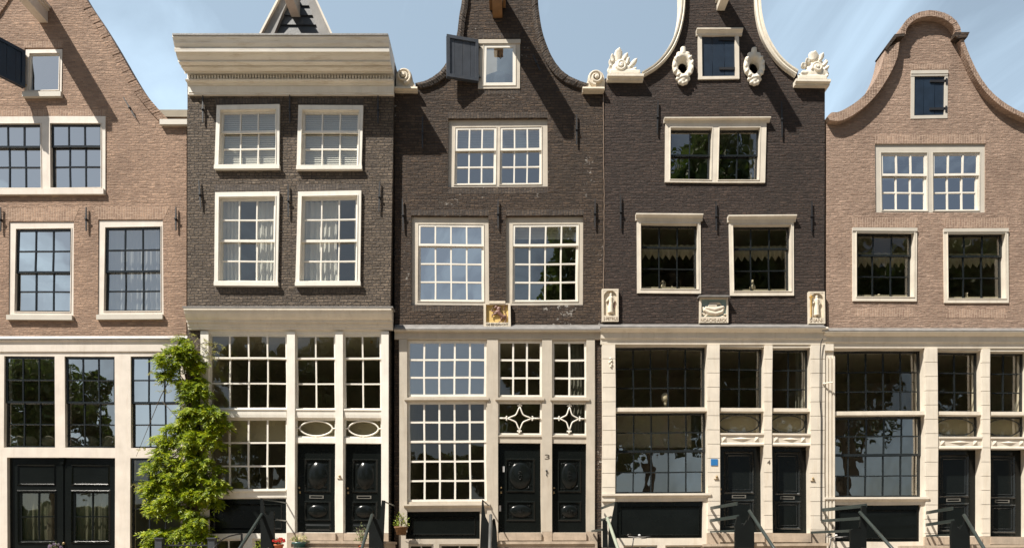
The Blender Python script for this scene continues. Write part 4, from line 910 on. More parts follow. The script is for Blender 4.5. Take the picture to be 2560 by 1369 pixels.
def row34(H, dx, dy, fmat, hmats, names):
    for i, (x0, y0, x1, y1) in enumerate(((1591, 550, 1752, 733), (1823, 553, 1985, 738))):
        x0 += dx[i]; x1 += dx[i]; y0 += dy[i]; y1 += dy[i]
        w = H.window((x0, y0, x1, y1), [(x0 + 10, y0 + 8, x1 - 7, y1 - 11)], [(None, y0 + 71, 3, 1, .045), (y0 + 66, None, 3, 2, 0)], fd=.03, fm='cream', sm='sblack', quad=((x0, y0), (x1, y0 + 1), (x1, y1), (x0 + 2, y1)), hood=(x0 - 3, y0 - 17, x1 + 5, y0 + 1) if H is h3 else None, sd=-.18, border=4.5, bar=2.6, gm='glass_d', ft=.24)
        valance(H, w, x0 + 6, y0 + 62, x1 - 4, y0 + 100); H.blind(w, x0 + 6, y0 + 8, x1 - 3, y0 + 20, -.45, 'curt_d'); sill_in(H, w, x0 + 2, x1 - 2, y1 - 12)
        if H is not h3: H.mk(mould(MB(), x0, x1, [(y0 - 1, .05), (y0 + 7, .05), (y0 + 9, .036), (y0 + 12, .032)], H.b), 'lintel', 'grey4', w)
row34(H, (0, 0), (0, 0), 'cream', None, None)
vase(1658, 721, .20, 'small two-handled vase behind the middle pane, left first-floor window of the plum-dark house'); vase(1680, 722, .09, 'tiny pot beside the two-handled vase in the plum-dark house', handles=False); vase(1881, 726, .26, 'tall round vase in the right first-floor window of the plum-dark house', handles=False)
LB = smoothpath([(1700, -190), (1702, -60), (1703, 0), (1700, 35), (1690, 75), (1675, 110), (1655, 140), (1632, 163), (1604, 180)], 4)
LBi = smoothpath([(1716, -190), (1716, -60), (1715, 0), (1712, 38), (1703, 78), (1688, 114), (1666, 146), (1640, 170), (1608, 188)], 4)
RB = smoothpath([(1900, -190), (1901, -60), (1903, 0), (1906, 35), (1915, 75), (1930, 108), (1950, 138), (1972, 160), (1996, 176)], 4)
RBi = smoothpath([(1888, -190), (1888, -60), (1889, 0), (1892, 38), (1901, 80), (1917, 115), (1938, 146), (1962, 170), (1990, 190)], 4)
ovals = []
for (cx, cy) in ((1707, 171), (1888, 172)):
    c = PW(cx, cy, H.b); ovals.append([c + Vector((.12 * math.cos(6.283 * i / 20), 0, .20 * math.sin(6.283 * i / 20))) for i in range(20)])
H.wall([(1512, 1480), (1512, 196), (1606, 196)] + LB[::-1] + RB + [(1992, 208), (2063, 208), (2060, 850), (2055, 1480)], 'dk3', extra=ovals)
H.mk(MB().poly([(1690, -186), (1912, -186), (1890, -210), (1850, -236), (1801, -246), (1750, -236), (1712, -210)], .15, -.3), 'pediment', 'stucco')
for (o_, i_) in ((LB, LBi), (RB, RBi)):
    m = MB(); n = 60; A = resample([(x, y) for x, y in o_], n); Bq = resample(i_, n)
    rows = []
    for k in range(n + 1):
        a = PW(*A[k], H.b + .10); b = PW(*Bq[k], H.b + .10); u = b - a
        prof_ = [(-.02, -.30), (-.02, .10), (.06, .135), (.3, .13), (.42, .10), (.75, .12), (1.0, .09), (1.0, -.02)]
        rows.append([Vector((a.x + u.x * t, -(H.b + d), a.z + u.z * t)) for t, d in prof_])
    q = len(rows[0]); m.add([p for r in rows for p in r], [(k * q + j, k * q + j + 1, (k + 1) * q + j + 1, (k + 1) * q + j) for k in range(n) for j in range(q - 1)])
    H.mk(m, 'gable_band', 'stucco', None, False)
def leafcarve(mb, base, tip, w, y, depth=.07, curl=.05):
    b = Vector(base); t = Vector(tip); n = 12; L_ = (t - b).length; a = math.atan2(t.x - b.x, t.z - b.z)
    for k in range(n + 1):
        u = k / n; p = b.lerp(t, u); ww = 1.35 * w * (.55 + .55 * math.sin(math.pi * min(1, u * .95))) * (1 if u < .75 else math.sqrt(max(.12, 1 - ((u - .75) / .25) ** 2)))
        mb.ell(Vector((p.x, y - curl * u * u, p.z)), (ww, depth * (.75 - .35 * u), L_ / n * 1.3), Matrix.Rotation(a, 3, 'Y'), 12, 8)
def shell(x0, x1, ytop, ybot, cx, cy, leaves, flip, parts=()):
    st = H.mk(mould(MB(), x0, x1, [(ytop, .19), (ytop + 6, .19), (ytop + 9, .16), (ybot - 4, .12), (ybot, .12)], H.b, -.3), 'coping_stone', 'stucco')
    Y = -(H.b + .04); mb = MB(); c = PW(cx, cy, H.b + .06)
    scroll(mb, c.x, c.z, Y - .04, .135, 1.7, .034, flip, R(200)); mb.ell((c.x, Y, c.z), (.15, .07, .15)); mb.ell((c.x, Y + .05, c.z - .1), ((x1 - x0) / 260, .10, .17)); mb.ell((c.x, Y + .06, c.z + .05), ((x1 - x0) / 330, .07, .22)); mb.ell((c.x, Y - .06, c.z), (.035, .04, .035))
    for (ax, ay, bx, by, w) in leaves: a = PW(ax, ay, H.b + .05); b = PW(bx, by, H.b + .05); leafcarve(mb, (a.x, 0, a.z), (b.x, 0, b.z), w, Y + .02)
    a = PW(x0 + 6, ytop + 3, H.b + .05); b = PW(x1 - 8, ytop - 7, H.b + .05); mb.box((a.x, Y - .05, a.z), (b.x, Y + .12, b.z))
    remesh(mb, 'shell_carving', 'stucco', st, H.O, .012)
shell(1518, 1608, 183, 199, 1552, 162, [(1543, 150, 1548, 122, .075), (1533, 152, 1530, 136, .04), (1528, 165, 1524, 150, .035), (1528, 178, 1524, 164, .035), (1558, 148, 1568, 134, .045), (1574, 166, 1591, 148, .045), (1566, 160, 1572, 144, .03), (1576, 176, 1590, 170, .03), (1530, 172, 1535, 180, .035)], 1)
shell(1988, 2075, 197, 213, 2043, 170, [(2032, 150, 2038, 130, .095), (2050, 150, 2058, 134, .045), (2014, 168, 2005, 160, .055), (2024, 156, 2016, 148, .05), (2060, 162, 2069, 154, .03), (2062, 172, 2072, 166, .035), (2062, 182, 2070, 190, .03), (2006, 186, 1998, 192, .045), (2020, 180, 2004, 184, .045), (2062, 158, 2066, 150, .025)], -1)
for k, (cx, cy) in enumerate(((1707, 163), (1886, 165))):
    mb = MB(); c = PW(cx, cy, H.b + .08); Y = -(H.b + .07); f = lambda x, z: (c.x + x, Y, c.z + z)
    n = 26
    for i in range(n):
        a = 6.283 * i / n; rx = .20 - .03 * (math.sin(a) < -.5); rz = .27
        mb.ell(f(rx * math.cos(a), rz * math.sin(a) - .02), (.074, .065, .08), None, 10, 7)
    for i in range(13):
        a = 6.283 * (i + .5) / 13
        if math.sin(a) < .75: p = f(.225 * math.cos(a), .29 * math.sin(a) - .02); mb.ell((p[0], Y - .06, p[2]), (.032, .022, .06), Matrix.Rotation(a, 3, 'Y'), 8, 6)
    mb.tube([f(0, .28), f(0, .36), f(.0, .44)], [.075, .075, .065], 10)
    for s_ in (-1, 1):
        mb.ell(f(s_ * .10, .27), (.075, .06, .065)); mb.ell(f(s_ * .16, .16), (.07, .075, .07)); mb.ell((f(s_ * .16, .16)[0], Y - .07, f(0, .16)[2]), (.032, .03, .032)); mb.ell(f(s_ * .12, -.34), (.065, .06, .05)); mb.ell(f(s_ * .07, -.42), (.06, .06, .055))
    mb.ell(f(0, -.36), (.08, .07, .09)); mb.ell(f(0, -.45), (.06, .06, .05))
    for i in range(20):
        a = 6.283 * i / 20; mb.tube([(c.x + .135 * math.cos(a), Y, c.z - .04 + .215 * math.sin(a)), (c.x + .13 * math.cos(a), -H.b + .05, c.z - .07 + .20 * math.sin(a))], .022, 6)
    remesh(mb, 'oval_cartouche', 'stucco', H.root, H.O, .012)
H.mk(MB().box((c.x - 2.2, -H.b + .36, c.z - .5), (c.x + .4, -H.b + .4, c.z + .4)), 'attic_boarding', 'board')
hoist(H, 1792, 2, 1812, 28, 1.45, 'cream')
# carved tablets
def tablet(x0, y0, x1, y1, arch_, ground, label):
    tb = H.mk(plate(MB(), (x0, y0, x1, y1), [(x0 + 4, y0 + 4, x1 - 4, y1 - 15)], H.b + .09, H.b - .02), 'gable_stone', 'stone'); tb['label'] = label
    H.mk(MB().pbox(x0 + 3, y0 + 3, x1 - 3, y1 - 14, H.b + .035, H.b), 'tablet_ground', ground, tb)
    if arch_:
        m = MB(); cx = (x0 + x1) / 2; r = (x1 - x0) / 2 - 4; yb = y0 + 4 + r
        for s_ in (-1, 1):
            pts = [(cx + s_ * (r + .5), y0 + 3.5), (cx + s_ * (r + .5), yb)] + [(cx + s_ * r * math.cos(a), yb - r * math.sin(a)) for a in [k * math.pi / 2 / 8 for k in range(9)]]
            m.poly(pts if s_ > 0 else pts[::-1], H.b + .085, H.b + .03)
        H.mk(m, 'niche_arch', 'stone', tb)
    return tb
def saint(tb, cx, top, bot, staff=None, robe=True):
    y = H.b + .06; F = lambda x, t, d=0: PW(cx + x, top + (bot - top) * t, y + d); mb = MB()
    mb.ell(F(0, .06), (.035, .035, .045)); mb.tube([F(0, .1), F(0, .2), F(0, .45), F(-1, .7), F(-1, .97)], [.025, .055, .05, .065, .075], 12)
    mb.tube([F(-4, .2), F(-9, .36), F(-13, .40)], [.028, .024, .016], 8); mb.tube([F(4, .2), F(9, .33), F(6, .47)], [.028, .024, .018], 8)
    for k in (-3, 0, 3): mb.tube([F(k, .45, .02), F(k * 1.3 - 1, .96, .03)], [.012, .016], 6)
    mb.ell(F(-4, 1.0), (.03, .03, .02)); mb.ell(F(4, 1.0), (.03, .03, .02))
    remesh(mb, 'saint_figure', 'stone', tb, H.O, .009)
    if robe: H.mk(MB().poly([(cx - 8, top + (bot - top) * .3), (cx - 5, top + (bot - top) * .3), (cx - 5, top + (bot - top) * .7)], y - .01, y - .03).poly([(cx + 9, top + (bot - top) * .35), (cx + 12, top + (bot - top) * .4), (cx + 9, top + (bot - top) * .75), (cx + 7, top + (bot - top) * .7)], y - .01, y - .03), 'cloak', 'robe', tb)
tb = tablet(1506, 722, 1547, 803, True, 'stone', 'stone tablet of a saint in a niche lettered S PETRUS'); saint(tb, 1528, 734, 784); letters('S·PETRUS', 1509, 792, 1545, 800, H.b + .092, tb, 'letter2', H.O)
tb = tablet(2022, 728, 2063, 808, True, 'stone', 'stone tablet of a saint with gilt cross lettered S IAN'); saint(tb, 2042, 739, 790, robe=False); letters('S·IAN·', 2025, 796, 2057, 805, H.b + .092, tb, 'letter2', H.O)
H.mk(MB().tube([PW(2027, 792, H.b + .11), PW(2028, 736, H.b + .11)], .012, 6).tube([PW(2023, 742, H.b + .11), PW(2033, 742, H.b + .11)], .012, 6), 'gilt_cross', 'gold', tb)
tb = tablet(1749, 742, 1820, 806, False, 'bluegrey', 'stone tablet of a ship on blue ground lettered NOACHS ARCK'); letters('NOACHS·ARCK', 1752, 796, 1817, 804, H.b + .092, tb, 'letter2', H.O)
H.mk(MB().pbox(1747, 737, 1824, 740.5, H.b + .18, H.b - .01), 'lead_hood', 'lead', tb)
mb = MB(); y = H.b + .05; F = lambda u, v, d=0: PW(1735 + u / 16.11, 730 + v / 16.11, y + d)
hull = [F(345, 590), F(400, 720), F(600, 830), F(850, 870), F(1100, 800), F(1215, 560)]
mb.tube(hull, [.02, .05, .06, .06, .05, .02], 10); mb.tube([F(420, 640), F(800, 720), F(1180, 600)], [.05, .07, .045], 10)
mb.tube([F(550, 560), F(900, 575)], .05, 8); mb.tube([F(600, 460), F(1010, 450)], .034, 8); mb.tube([F(1010, 450), F(1100, 520)], .02, 8)
mb.tube([F(870, 540), F(640, 800), F(380, 1040)], [.022, .024, .026], 8)
for (u, v) in ((330, 850), (400, 900), (1150, 980), (1050, 1010), (1230, 900)): mb.ell(F(u, v), (.05, .03, .02))
remesh(mb, 'carved_ship', 'stone', tb, H.O, .008)
def ground34(H, dx, dy, sx=1.0, pilaster='cream'):
    f = lambda x: 1541 + dx + (x - 1541) * sx
    g = lambda *r: (f(r[0]), r[1] + dy, f(r[2]), r[3] + dy)
    x0, x1 = H.x0 - 7, H.x1 - 2
    wl_ = g(1539, 862, 1769, 1232); b1 = g(1800, 866, 1911, 1330); b2 = g(1931, 868, 2027, 1335)
    hs = [(wl_[0], wl_[1], wl_[2], 1018 + dy), (wl_[0], 1028 + dy, wl_[2], wl_[3])]
    for b in (b1, b2): hs += [(b[0], b[1], b[2], 1019 + dy), (b[0], 1028 + dy, b[2], 1083 + dy), (b[0], 1111 + dy, b[2], b[3])]
    pn = g(1541, 1252, 1757, 1343); bs = [g(1560, 1361, 1644, 1478), g(1664, 1361, 1760, 1478)]
    shopfront(H, (x0 + 1, 852 + dy, x1, 1480), hs + [pn] + bs, 'cream', .02, .42)
    H.mk(mould(MB(), x0 - 2, x1 + 2, [(816 + dy, .19), (820 + dy, .20), (824 + dy, .17), (829 + dy, .12), (831 + dy, .09), (845 + dy, .085), (847 + dy, .06), (852 + dy, .05), (860 + dy, .045)], H.b), 'shop_cornice', 'cream')
    H.mk(mould(MB(), x0 - 2, x1 + 2, [(810 + dy, .02), (815 + dy, .20), (817 + dy, .21)], H.b), 'lead_flashing', 'lead')
    w = H.window(None, [hs[0]], [(None, None, 5, 3, 0)], fd=.02, sm='sblack', sd=-.25, border=6, bar=3, gm='glass_d')
    if H is h3:
        c = PW(1663, 1004, H.b - .6); mb = MB(); mb.ell(c + Vector((0, 0, .1)), (.1, .1, .13)).ell(c + Vector((0, 0, -.05)), (.05, .05, .08)); H.mk(mb, 'plaster_bust', 'stone', w, True)
    w = H.window(None, [hs[1]], [(None, 1130 + dy, 5, 2, .03), (1125 + dy, None, 5, 2, 0)], fd=.02, sm='sblack', sd=-.25, border=6, bar=3, gm='glass_d' if False else 'glass')
    if H is h3: H.blind(w, 1535, 1020, 1728, 1118, -.45, 'curt_d')
    for i, b in enumerate((b1, b2)):
        hh = hs[2 + 3 * i:5 + 3 * i]
        w = H.window(None, [hh[0]], [(None, None, 2, 3, 0)], fd=.02, sm='sblack', sd=-.22, border=5, bar=3, gm='glass_d')
        if i == 1: H.drape(w, hh[0][2] - 38, 866, hh[0][2] - 6, 1030, -.5, 'curt_g', 3)
        oval_transom(hh[1], 'sblack', .02, -.22, 'oval', 'sblack', 'glass_d')
        door(H, hh[2], .02, -.26, 'panel')
        m = mould(MB(), hh[2][0] + .5, hh[2][2] - .5, [(1082 + dy, .075), (1086 + dy, .075), (1088 + dy, .045), (1106 + dy, .03), (1108 + dy, .05), (1112 + dy, .05)], H.b, -.2); H.mk(m, 'transom_rail', 'cream')
        m = MB(); xa, xb = hh[2][0] + 3, hh[2][2] - 10; cy = 1097 + dy; B_ = H.b + .036
        for (u0, u1, hz) in ((xa + 2, xa + 14, 7), (xa + 20, xb - 18, 6), (xb - 14, xb - 2, 7)):
            cs = [PW(u0, cy, B_), PW((u0 + u1) / 2, cy + hz, B_), PW(u1, cy, B_), PW((u0 + u1) / 2, cy - hz, B_)] if u1 - u0 > 15 else [PW(u0, cy + hz, B_), PW(u1, cy + hz, B_), PW(u1, cy - hz, B_), PW(u0, cy - hz, B_)]
            tip = PW((u0 + u1) / 2, cy, B_) + Vector((0, -.035, 0)); m.add(cs + [tip], [(0, 1, 4), (1, 2, 4), (2, 3, 4), (3, 0, 4)])
        H.mk(m, 'diamond_boss', 'cream')
        H.box('transom_rail', 'cream', hh[0][0] + .5, 1019.5 + dy, hh[0][2] - .5, 1027.5 + dy, .03, -.2)
    H.box('transom_rail', 'cream', wl_[0] + .5, 1018.5 + dy, wl_[2] - .5, 1027.5 + dy, .03, -.2)
    H.mk(mould(MB(), x0 + 1, f(1775), [(1232 + dy, .11), (1237 + dy, .11), (1240 + dy, .085), (1244 + dy, .045), (1252 + dy, .035)], H.b), 'sill', 'cream')
    posts = [(f(1769.5), f(1799.5)), (f(1911.5), f(1930.5)), (f(2027.5), x1)]
    if pilaster == 'cream': posts = [(x0 + 2, f(1538.5))] + posts
    for (a, b) in posts:
        m = MB(); yy = 861 + dy; first = True
        while yy < 1328 + dy:
            y2 = min(yy + 34.4, 1331 + dy)
            if not (a < f(1700) and yy > 1228 + dy) : m.pbox(a, yy, b, y2, H.b + .075, H.b - .01)
            yy += 35.6
        H.mk(m, 'rusticated_pilaster', 'cream')
        if a > f(1700): H.box('plinth', 'stone_b', a - 1, 1331.5 + dy, b + 1, 1480, .09, 0)
    if pilaster != 'cream':
        m = MB(); a, b = x0 + 4, f(1538)
        m.pbox(a, 862 + dy, b, 1480, H.b + .05, H.b)
        for k in range(3): xx = a + 3 + k * 8.5; m.pbox(xx, 880 + dy, xx + 5, 1480, H.b + .085, H.b + .04)
        m.pbox(a - 2, 850 + dy, b + 1, 866 + dy, H.b + .10, H.b)
        H.mk(m, 'fluted_pilaster', 'cream')
    x0_, y0_, x1_, y1_ = pn; E = H.b - .05
    o = H.mk(MB().pbox(x0_, y0_, x1_, y1_, E, E - .05, dref=H.b + .02), 'dado_panel', 'black'); m = MB(); ring(m, x0_ + 9, y0_ + 12, x1_ - 8, y1_ - 6, 4, E, .03); H.mk(m, 'panel_moulding', 'black', o)
    basement(H, bs, .02, 'cream')
ground34(H, 0, 0)
H.box('street_plate', 'bluesign', 1777, 1147, 1794, 1163, .09, .07); bell(H, 1791, 1191, .08); bell(H, 2033, 1194, .08)
letters('4', 1918, 1149, 1926, 1160, H.b + .078, h3.root, 'letter', H.O, 'house_number')
c = PW(1527, 905, H.b + .085); mb = MB()
for (x, z, r_) in ((0, .09, .035), (.02, .04, .03), (-.02, 0, .035), (.02, -.05, .03), (0, -.10, .028)): mb.ell(c + Vector((x, 0, z)), (r_, .025, .03), None, 8, 6)
H.mk(mb, 'small_ornament', 'cream', None, True)
H.body([830, 500, 250], 260, 170)

# ================================================================== HOUSE 4: pinkish tan brick bell gable, right
h4 = House('bell_gable_house', 2065, 2606, 0.0, 'pale pinkish brick canal house at the right edge with round-topped bell gable')
H = h4
fr = H.mk(plate(MB(), (2277, 176, 2369, 296), [(2286, 190, 2361, 288)], H.b + .01, H.b - .15), 'window', 'grey4'); H.hole((2277, 174, 2369, 295), .0)
H.mk(mould(MB(), 2277, 2369, [(177, .03), (184, .03), (186, .02), (190, .018)], H.b), 'lintel', 'grey4', fr)
closed_shutter(H, (2286, 190, 2361, 288), (203, 272), -.02)
w_ = H.window((2189, 362, 2466, 533), [(2203, 381, 2319, 527), (2333, 381, 2450, 527)], [(None, 439, 3, 1, .04), (434, None, 3, 2, 0)], fd=-.03, fm='grey4', sm='white', quad=((2188, 363), (2466, 362), (2464, 532), (2190, 532)), hole=(2188, 358, 2464, 531), pad=3, sd=-.06, border=5.5, bar=3.6, gm='glass_s')
H.blind(w_, 2195, 375, 2455, 415, -.3, 'blind', 8)
row34(H, (540, 536), (20, 18), 'cream', None, None)
vase(2197, 755, .20, 'small two-handled vase behind the middle pane, left first-floor window of the pinkish house'); vase(2218, 756, .09, 'tiny pot beside the two-handled vase in the pinkish house', handles=False); vase(2416, 758, .26, 'tall round vase in the right first-floor window of the pinkish house', handles=False)
arch(H, 2134, 544, 2288, 568, 'tan2_s', 8); arch(H, 2362, 544, 2518, 568, 'tan2_s', 8); arch(H, 2188, 336, 2466, 359, 'tan2_s', 2); arch(H, 2277, 160, 2370, 173, 'tan2_s', 8)
arch(H, 2136, 770, 2288, 792, 'tan2_s', -6); arch(H, 2364, 772, 2518, 794, 'tan2_s', -6)
Lo = smoothpath([(2068, 292), (2080, 281), (2098, 279), (2130, 262), (2160, 238), (2186, 205), (2204, 165), (2213, 122)], 4)
Li = smoothpath([(2074, 300), (2098, 302), (2125, 292), (2160, 268), (2195, 232), (2225, 185), (2242, 145), (2248, 104)], 4)
Ro = smoothpath([(2408, 96), (2416, 120), (2432, 158), (2452, 196), (2478, 230), (2510, 257), (2550, 280), (2604, 298)], 4)
Ri = smoothpath([(2400, 100), (2407, 124), (2422, 162), (2441, 200), (2468, 236), (2502, 266), (2545, 290), (2602, 310)], 4)
top = [(2330 + 70 * math.cos(math.pi - math.pi * k / 20) , 84 - 54 * math.sin(math.pi * k / 20)) for k in range(21)]
H.wall([(2066, 1480), (2066, 296)] + Lo[1:] + [(2238, 90), (2258, 86)] + top[1:-1] + [(2404, 86)] + Ro + [(2605, 1480)], 'tan2')
H.mk(ribbon(MB(), Lo, Li, 0, .16, -.3, 62, .002, .03), 'gable_coping', 'tan2_s')
H.mk(ribbon(MB(), Ro, Ri, 0, .16, -.3, 52, .004, .05), 'gable_coping', 'tan2_s')
to = [(2327 + 76 * math.cos(math.pi - math.pi * k / 20), 84 - 57 * math.sin(math.pi * k / 20)) for k in range(21)]; ti = [(2326 + 63 * math.cos(math.pi - math.pi * k / 20), 86 - 45 * math.sin(math.pi * k / 20)) for k in range(21)]
H.mk(ribbon(MB(), to, ti, 0, .17, -.3, 40, .006, .06), 'gable_coping', 'tan2_s')
mb = MB(); m9 = MB(); mb.poly([(2212, 119), (2236, 85), (2262, 83), (2260, 90), (2241, 92), (2216, 124)], .20, -.3); m9.poly([(2388, 81), (2424, 81), (2418, 94), (2394, 96), (2388, 90)], .20, -.3); H.mk(mb, 'shoulder_stone', 'dk2'); H.mk(m9, 'shoulder_stone', 'dk2')
ground34(H, 545, 9, 1.0, 'fluted')
H.body([845, 560, 320], 340, 215)
# cable and stay between the last two houses
mb = MB(); pts = [PW(2056, 846, .16), PW(2052, 858, .17), PW(2050, 880, .16), PW(2050, 1000, .15), PW(2053, 1040, .14), PW(2052, 1300, .13)]; mb.tube(pts, .012, 6)
H.mk(mb, 'cable', 'iron'); H.mk(MB().tube([PW(2056, 958, .12), PW(2082, 954, .24)], .018, 6), 'iron_stay', 'cream')

# ================================================================== stoops with railings
def stoop(px0, px1, ynose, H, label):
    B = H.b; dL = 1.75; O = Vector((PW((px0 + px1) / 2, 0, B).x, -B, 0)); t = thing('stoop', O, label, 'front steps', 'stone stoops with iron railings')
    a = PW(px0, ynose, dL); b = PW(px1, ynose, dL); z = a.z
    build(MB().box((a.x, -dL, z - .06), (b.x, -B - .02, z)), 'landing', 'stone_b', t, O)
    build(MB().box((a.x + .04, -dL + .04, 0), (b.x - .04, -B - .025, z - .062)), 'stoop_wall', 'stone_b', t, O)
    n = 6; h = z / (n + 1)
    for i in range(n): build(MB().box((a.x, -dL - .27 * (i + 1), 0), (b.x, -dL - .27 * i - .002, z - h * (i + 1))), 'step', 'stone_b', t, O)
    return t, O
def thresh(H, x0, x1, y0, y1, d=.13): H.box('threshold', 'stone_b', x0, y0, x1, y1, d, -.05)
for (a, b_) in ((739, 839), (859, 953)): thresh(h1, a, b_, 1331.5, 1350)
for (a, b_) in ((1246, 1353), (1381, 1466)): thresh(h2, a, b_, 1331.5, 1350)
for (a, b_) in ((1802, 1911), (1933, 2027)): thresh(h3, a, b_, 1332, 1354)
for (a, b_) in ((2346, 2456), (2478, 2572)): thresh(h4, a, b_, 1341, 1360)
def railing(t, O, rods, polys, rail, mat='board', railmat='board', knobs=()):
    B_ = 1.78
    r = MB()
    for (xw, yw, xe, ye, w) in rods:
        p = PW(xw, yw, .12); q = PW(xe, ye, B_); r.hexa([(p.x - .012, p.y, p.z - w), (p.x + .012, p.y, p.z - w), (p.x + .012, p.y, p.z), (p.x - .012, p.y, p.z), (q.x - .012, q.y, q.z - w), (q.x + .012, q.y, q.z - w), (q.x + .012, q.y, q.z), (q.x - .012, q.y, q.z)])
    build(r, 'side_rail', 'raildark', t, O)
    m = MB()
    for pl in polys: m.poly(pl, B_ + .035, B_ - .035)
    build(m, 'newel_post', 'newel', t, O)
    (xa, ya), (xb, yb) = rail; p = PW(xa, ya, B_ + .05); q = PW(xb, yb, B_ + 1.0); e = p + (q - p) * 1.9
    build(MB().tube([p, e], .036, 10), 'handrail', railmat, t, O, True)
    build(MB().box((e.x - .03, e.y - .03, 0), (e.x + .03, e.y + .03, e.z)), 'rail_post', 'iron', t, O)
M['raildark'] = paint('paint_rail_green', (.035, .045, .042), .32, .2)
M['railgreen'] = paint('paint_worn_green', (.30, .33, .26), .5, .2); M['railgrey'] = paint('paint_rail_grey', (.10, .10, .095), .5, .25)
t, O = stoop(722, 966, 1351, h1, 'stone steps with black U-notched posts before the doors under the white cornice')
railing(t, O, [(720, 1256, 655, 1246, .03), (717, 1300, 688, 1297, .03)], [[(651, 1369), (651, 1245), (657, 1246), (661, 1282), (667, 1289), (673, 1287), (676, 1278), (684, 1278), (686, 1369)]], ((655, 1285), (600, 1369)), railmat='raildark')
t2 = thing('stoop_railing', O, 'black notched railing at the right side of the cornice house steps', 'railing', 'stair railings')
railing(t2, O, [(986, 1261, 960, 1250, .03)], [[(923, 1369), (923, 1300), (930, 1283), (934, 1283), (938, 1294), (945, 1298), (951, 1293), (954, 1248), (962, 1249), (958, 1369)]], ((931, 1285), (905, 1369)), railmat='raildark')
t, O = stoop(1226, 1492, 1352, h2, 'stone steps with spiked side board and grey rail before doors numbered 3')
railing(t, O, [(1221, 1262, 1207, 1250, .02)], [[(1199, 1369), (1204, 1248), (1207, 1249), (1213, 1290), (1222, 1308), (1226, 1369)], [(1228, 1369), (1230, 1300), (1233, 1295), (1237, 1297), (1241, 1325), (1243, 1369)]], ((1226, 1287), (1224, 1369)), railmat='railgrey')
t2 = thing('stoop_railing', O, 'dark railing with a pale green handrail left of the low black panel', 'railing', 'stair railings')
railing(t2, O, [(1504, 1266, 1540, 1252, .055), (1503, 1296, 1529, 1288, .055), (1480, 1324, 1508, 1320, .05)], [[(1507, 1369), (1508, 1300), (1513, 1296), (1519, 1303), (1520, 1369)], [(1521, 1369), (1524, 1316), (1529, 1304), (1539, 1252), (1544, 1252), (1541, 1369)]], ((1519, 1293), (1545, 1369)), mat='board', railmat='railgreen')
t, O = stoop(1806, 2072, 1357, h3, 'stone steps before the panelled doors of the house numbered 4')
railing(t, O, [(1776, 1266, 1842, 1254, .075), (1775, 1297, 1846, 1286, .075), (1776, 1326, 1838, 1323, .04)], [[(1838, 1369), (1838, 1312), (1843, 1290), (1849, 1289), (1853, 1308), (1860, 1312), (1867, 1300), (1871, 1300), (1876, 1278), (1885, 1292), (1886, 1369)]], ((1872, 1276), (1934, 1369)), mat='board', railmat='raildark')
t, O = stoop(2347, 2606, 1361, h4, 'stone steps before the doors of the pinkish house at the right edge')
railing(t, O, [(2317, 1277, 2383, 1265, .075), (2316, 1307, 2386, 1296, .075), (2317, 1336, 2378, 1333, .04)], [[(2379, 1369), (2379, 1322), (2384, 1300), (2390, 1300), (2394, 1318), (2401, 1322), (2408, 1310), (2412, 1310), (2417, 1288), (2425, 1302), (2426, 1369)]], ((2411, 1286), (2460, 1369)), mat='board', railmat='raildark')
t2 = thing('stoop_railing', Vector((8.1, 0, 0)), 'brown-black railing in front of the black panel beside the fluted pilaster', 'railing', 'stair railings'); O = Vector((8.1, 0, 0))
railing(t2, O, [(2057, 1269, 2166, 1257, .085), (2056, 1297, 2150, 1290, .07), (2027, 1327, 2128, 1322, .06)], [[(2126, 1369), (2126, 1324), (2134, 1320), (2152, 1320), (2150, 1316), (2156, 1262), (2166, 1262), (2166, 1369)]], ((2149, 1278), (2230, 1369)), mat='board', railmat='raildark')

# ================================================================== iron fence and curved rail, left
O = PW(462, 1369, 1.2); O.z = 0; t = thing('iron_fence', O, 'low black iron fence with square posts below the green vine', 'fence')
for x in (395, 526): build(MB().pbox(x - 8, 1345, x + 9, 1478, 1.28, 1.12).pbox(x - 11, 1342, x + 12, 1345, 1.31, 1.09), 'post', 'board', t, O)
build(MB().pbox(404, 1359, 517, 1363, 1.22, 1.18), 'top_rail', 'iron', t, O)
for k in range(7):
    x = 418 + 14.4 * k; p = PW(x, 1358, 1.2); build(MB().tube([p - Vector((0, 0, .9)), p + Vector((0, 0, .0))], .011, 6).ell(p + Vector((0, 0, .02)), (.022, .022, .03), None, 8, 6), 'baluster', 'iron', t, O)
build(MB().pbox(404, 1440, 517, 1444, 1.22, 1.18), 'bottom_rail', 'iron', t, O)
O = PW(570, 1369, 1.2); O.z = 0; t = thing('curved_handrail', O, 'thin curved black handrail by the white basement window', 'handrail')
build(MB().tube([PW(x, y, d) for x, y, d in smoothpath([(604, 1333, .6), (580, 1337, .8), (560, 1344, 1.0), (546, 1354, 1.2), (535, 1364, 1.4)], 4)] if False else [PW(604, 1333, .6), PW(590, 1335, .7), (PW(572, 1339, .85)), PW(558, 1345, 1.0), PW(547, 1353, 1.15), PW(536, 1364, 1.35), PW(528, 1378, 1.5)], .016, 8), 'rail', 'iron', t, O, True)
p = PW(604, 1333, .6); build(MB().box((p.x - .02, p.y - .02, 0), (p.x + .02, p.y + .02, p.z)), 'post', 'iron', t, O)

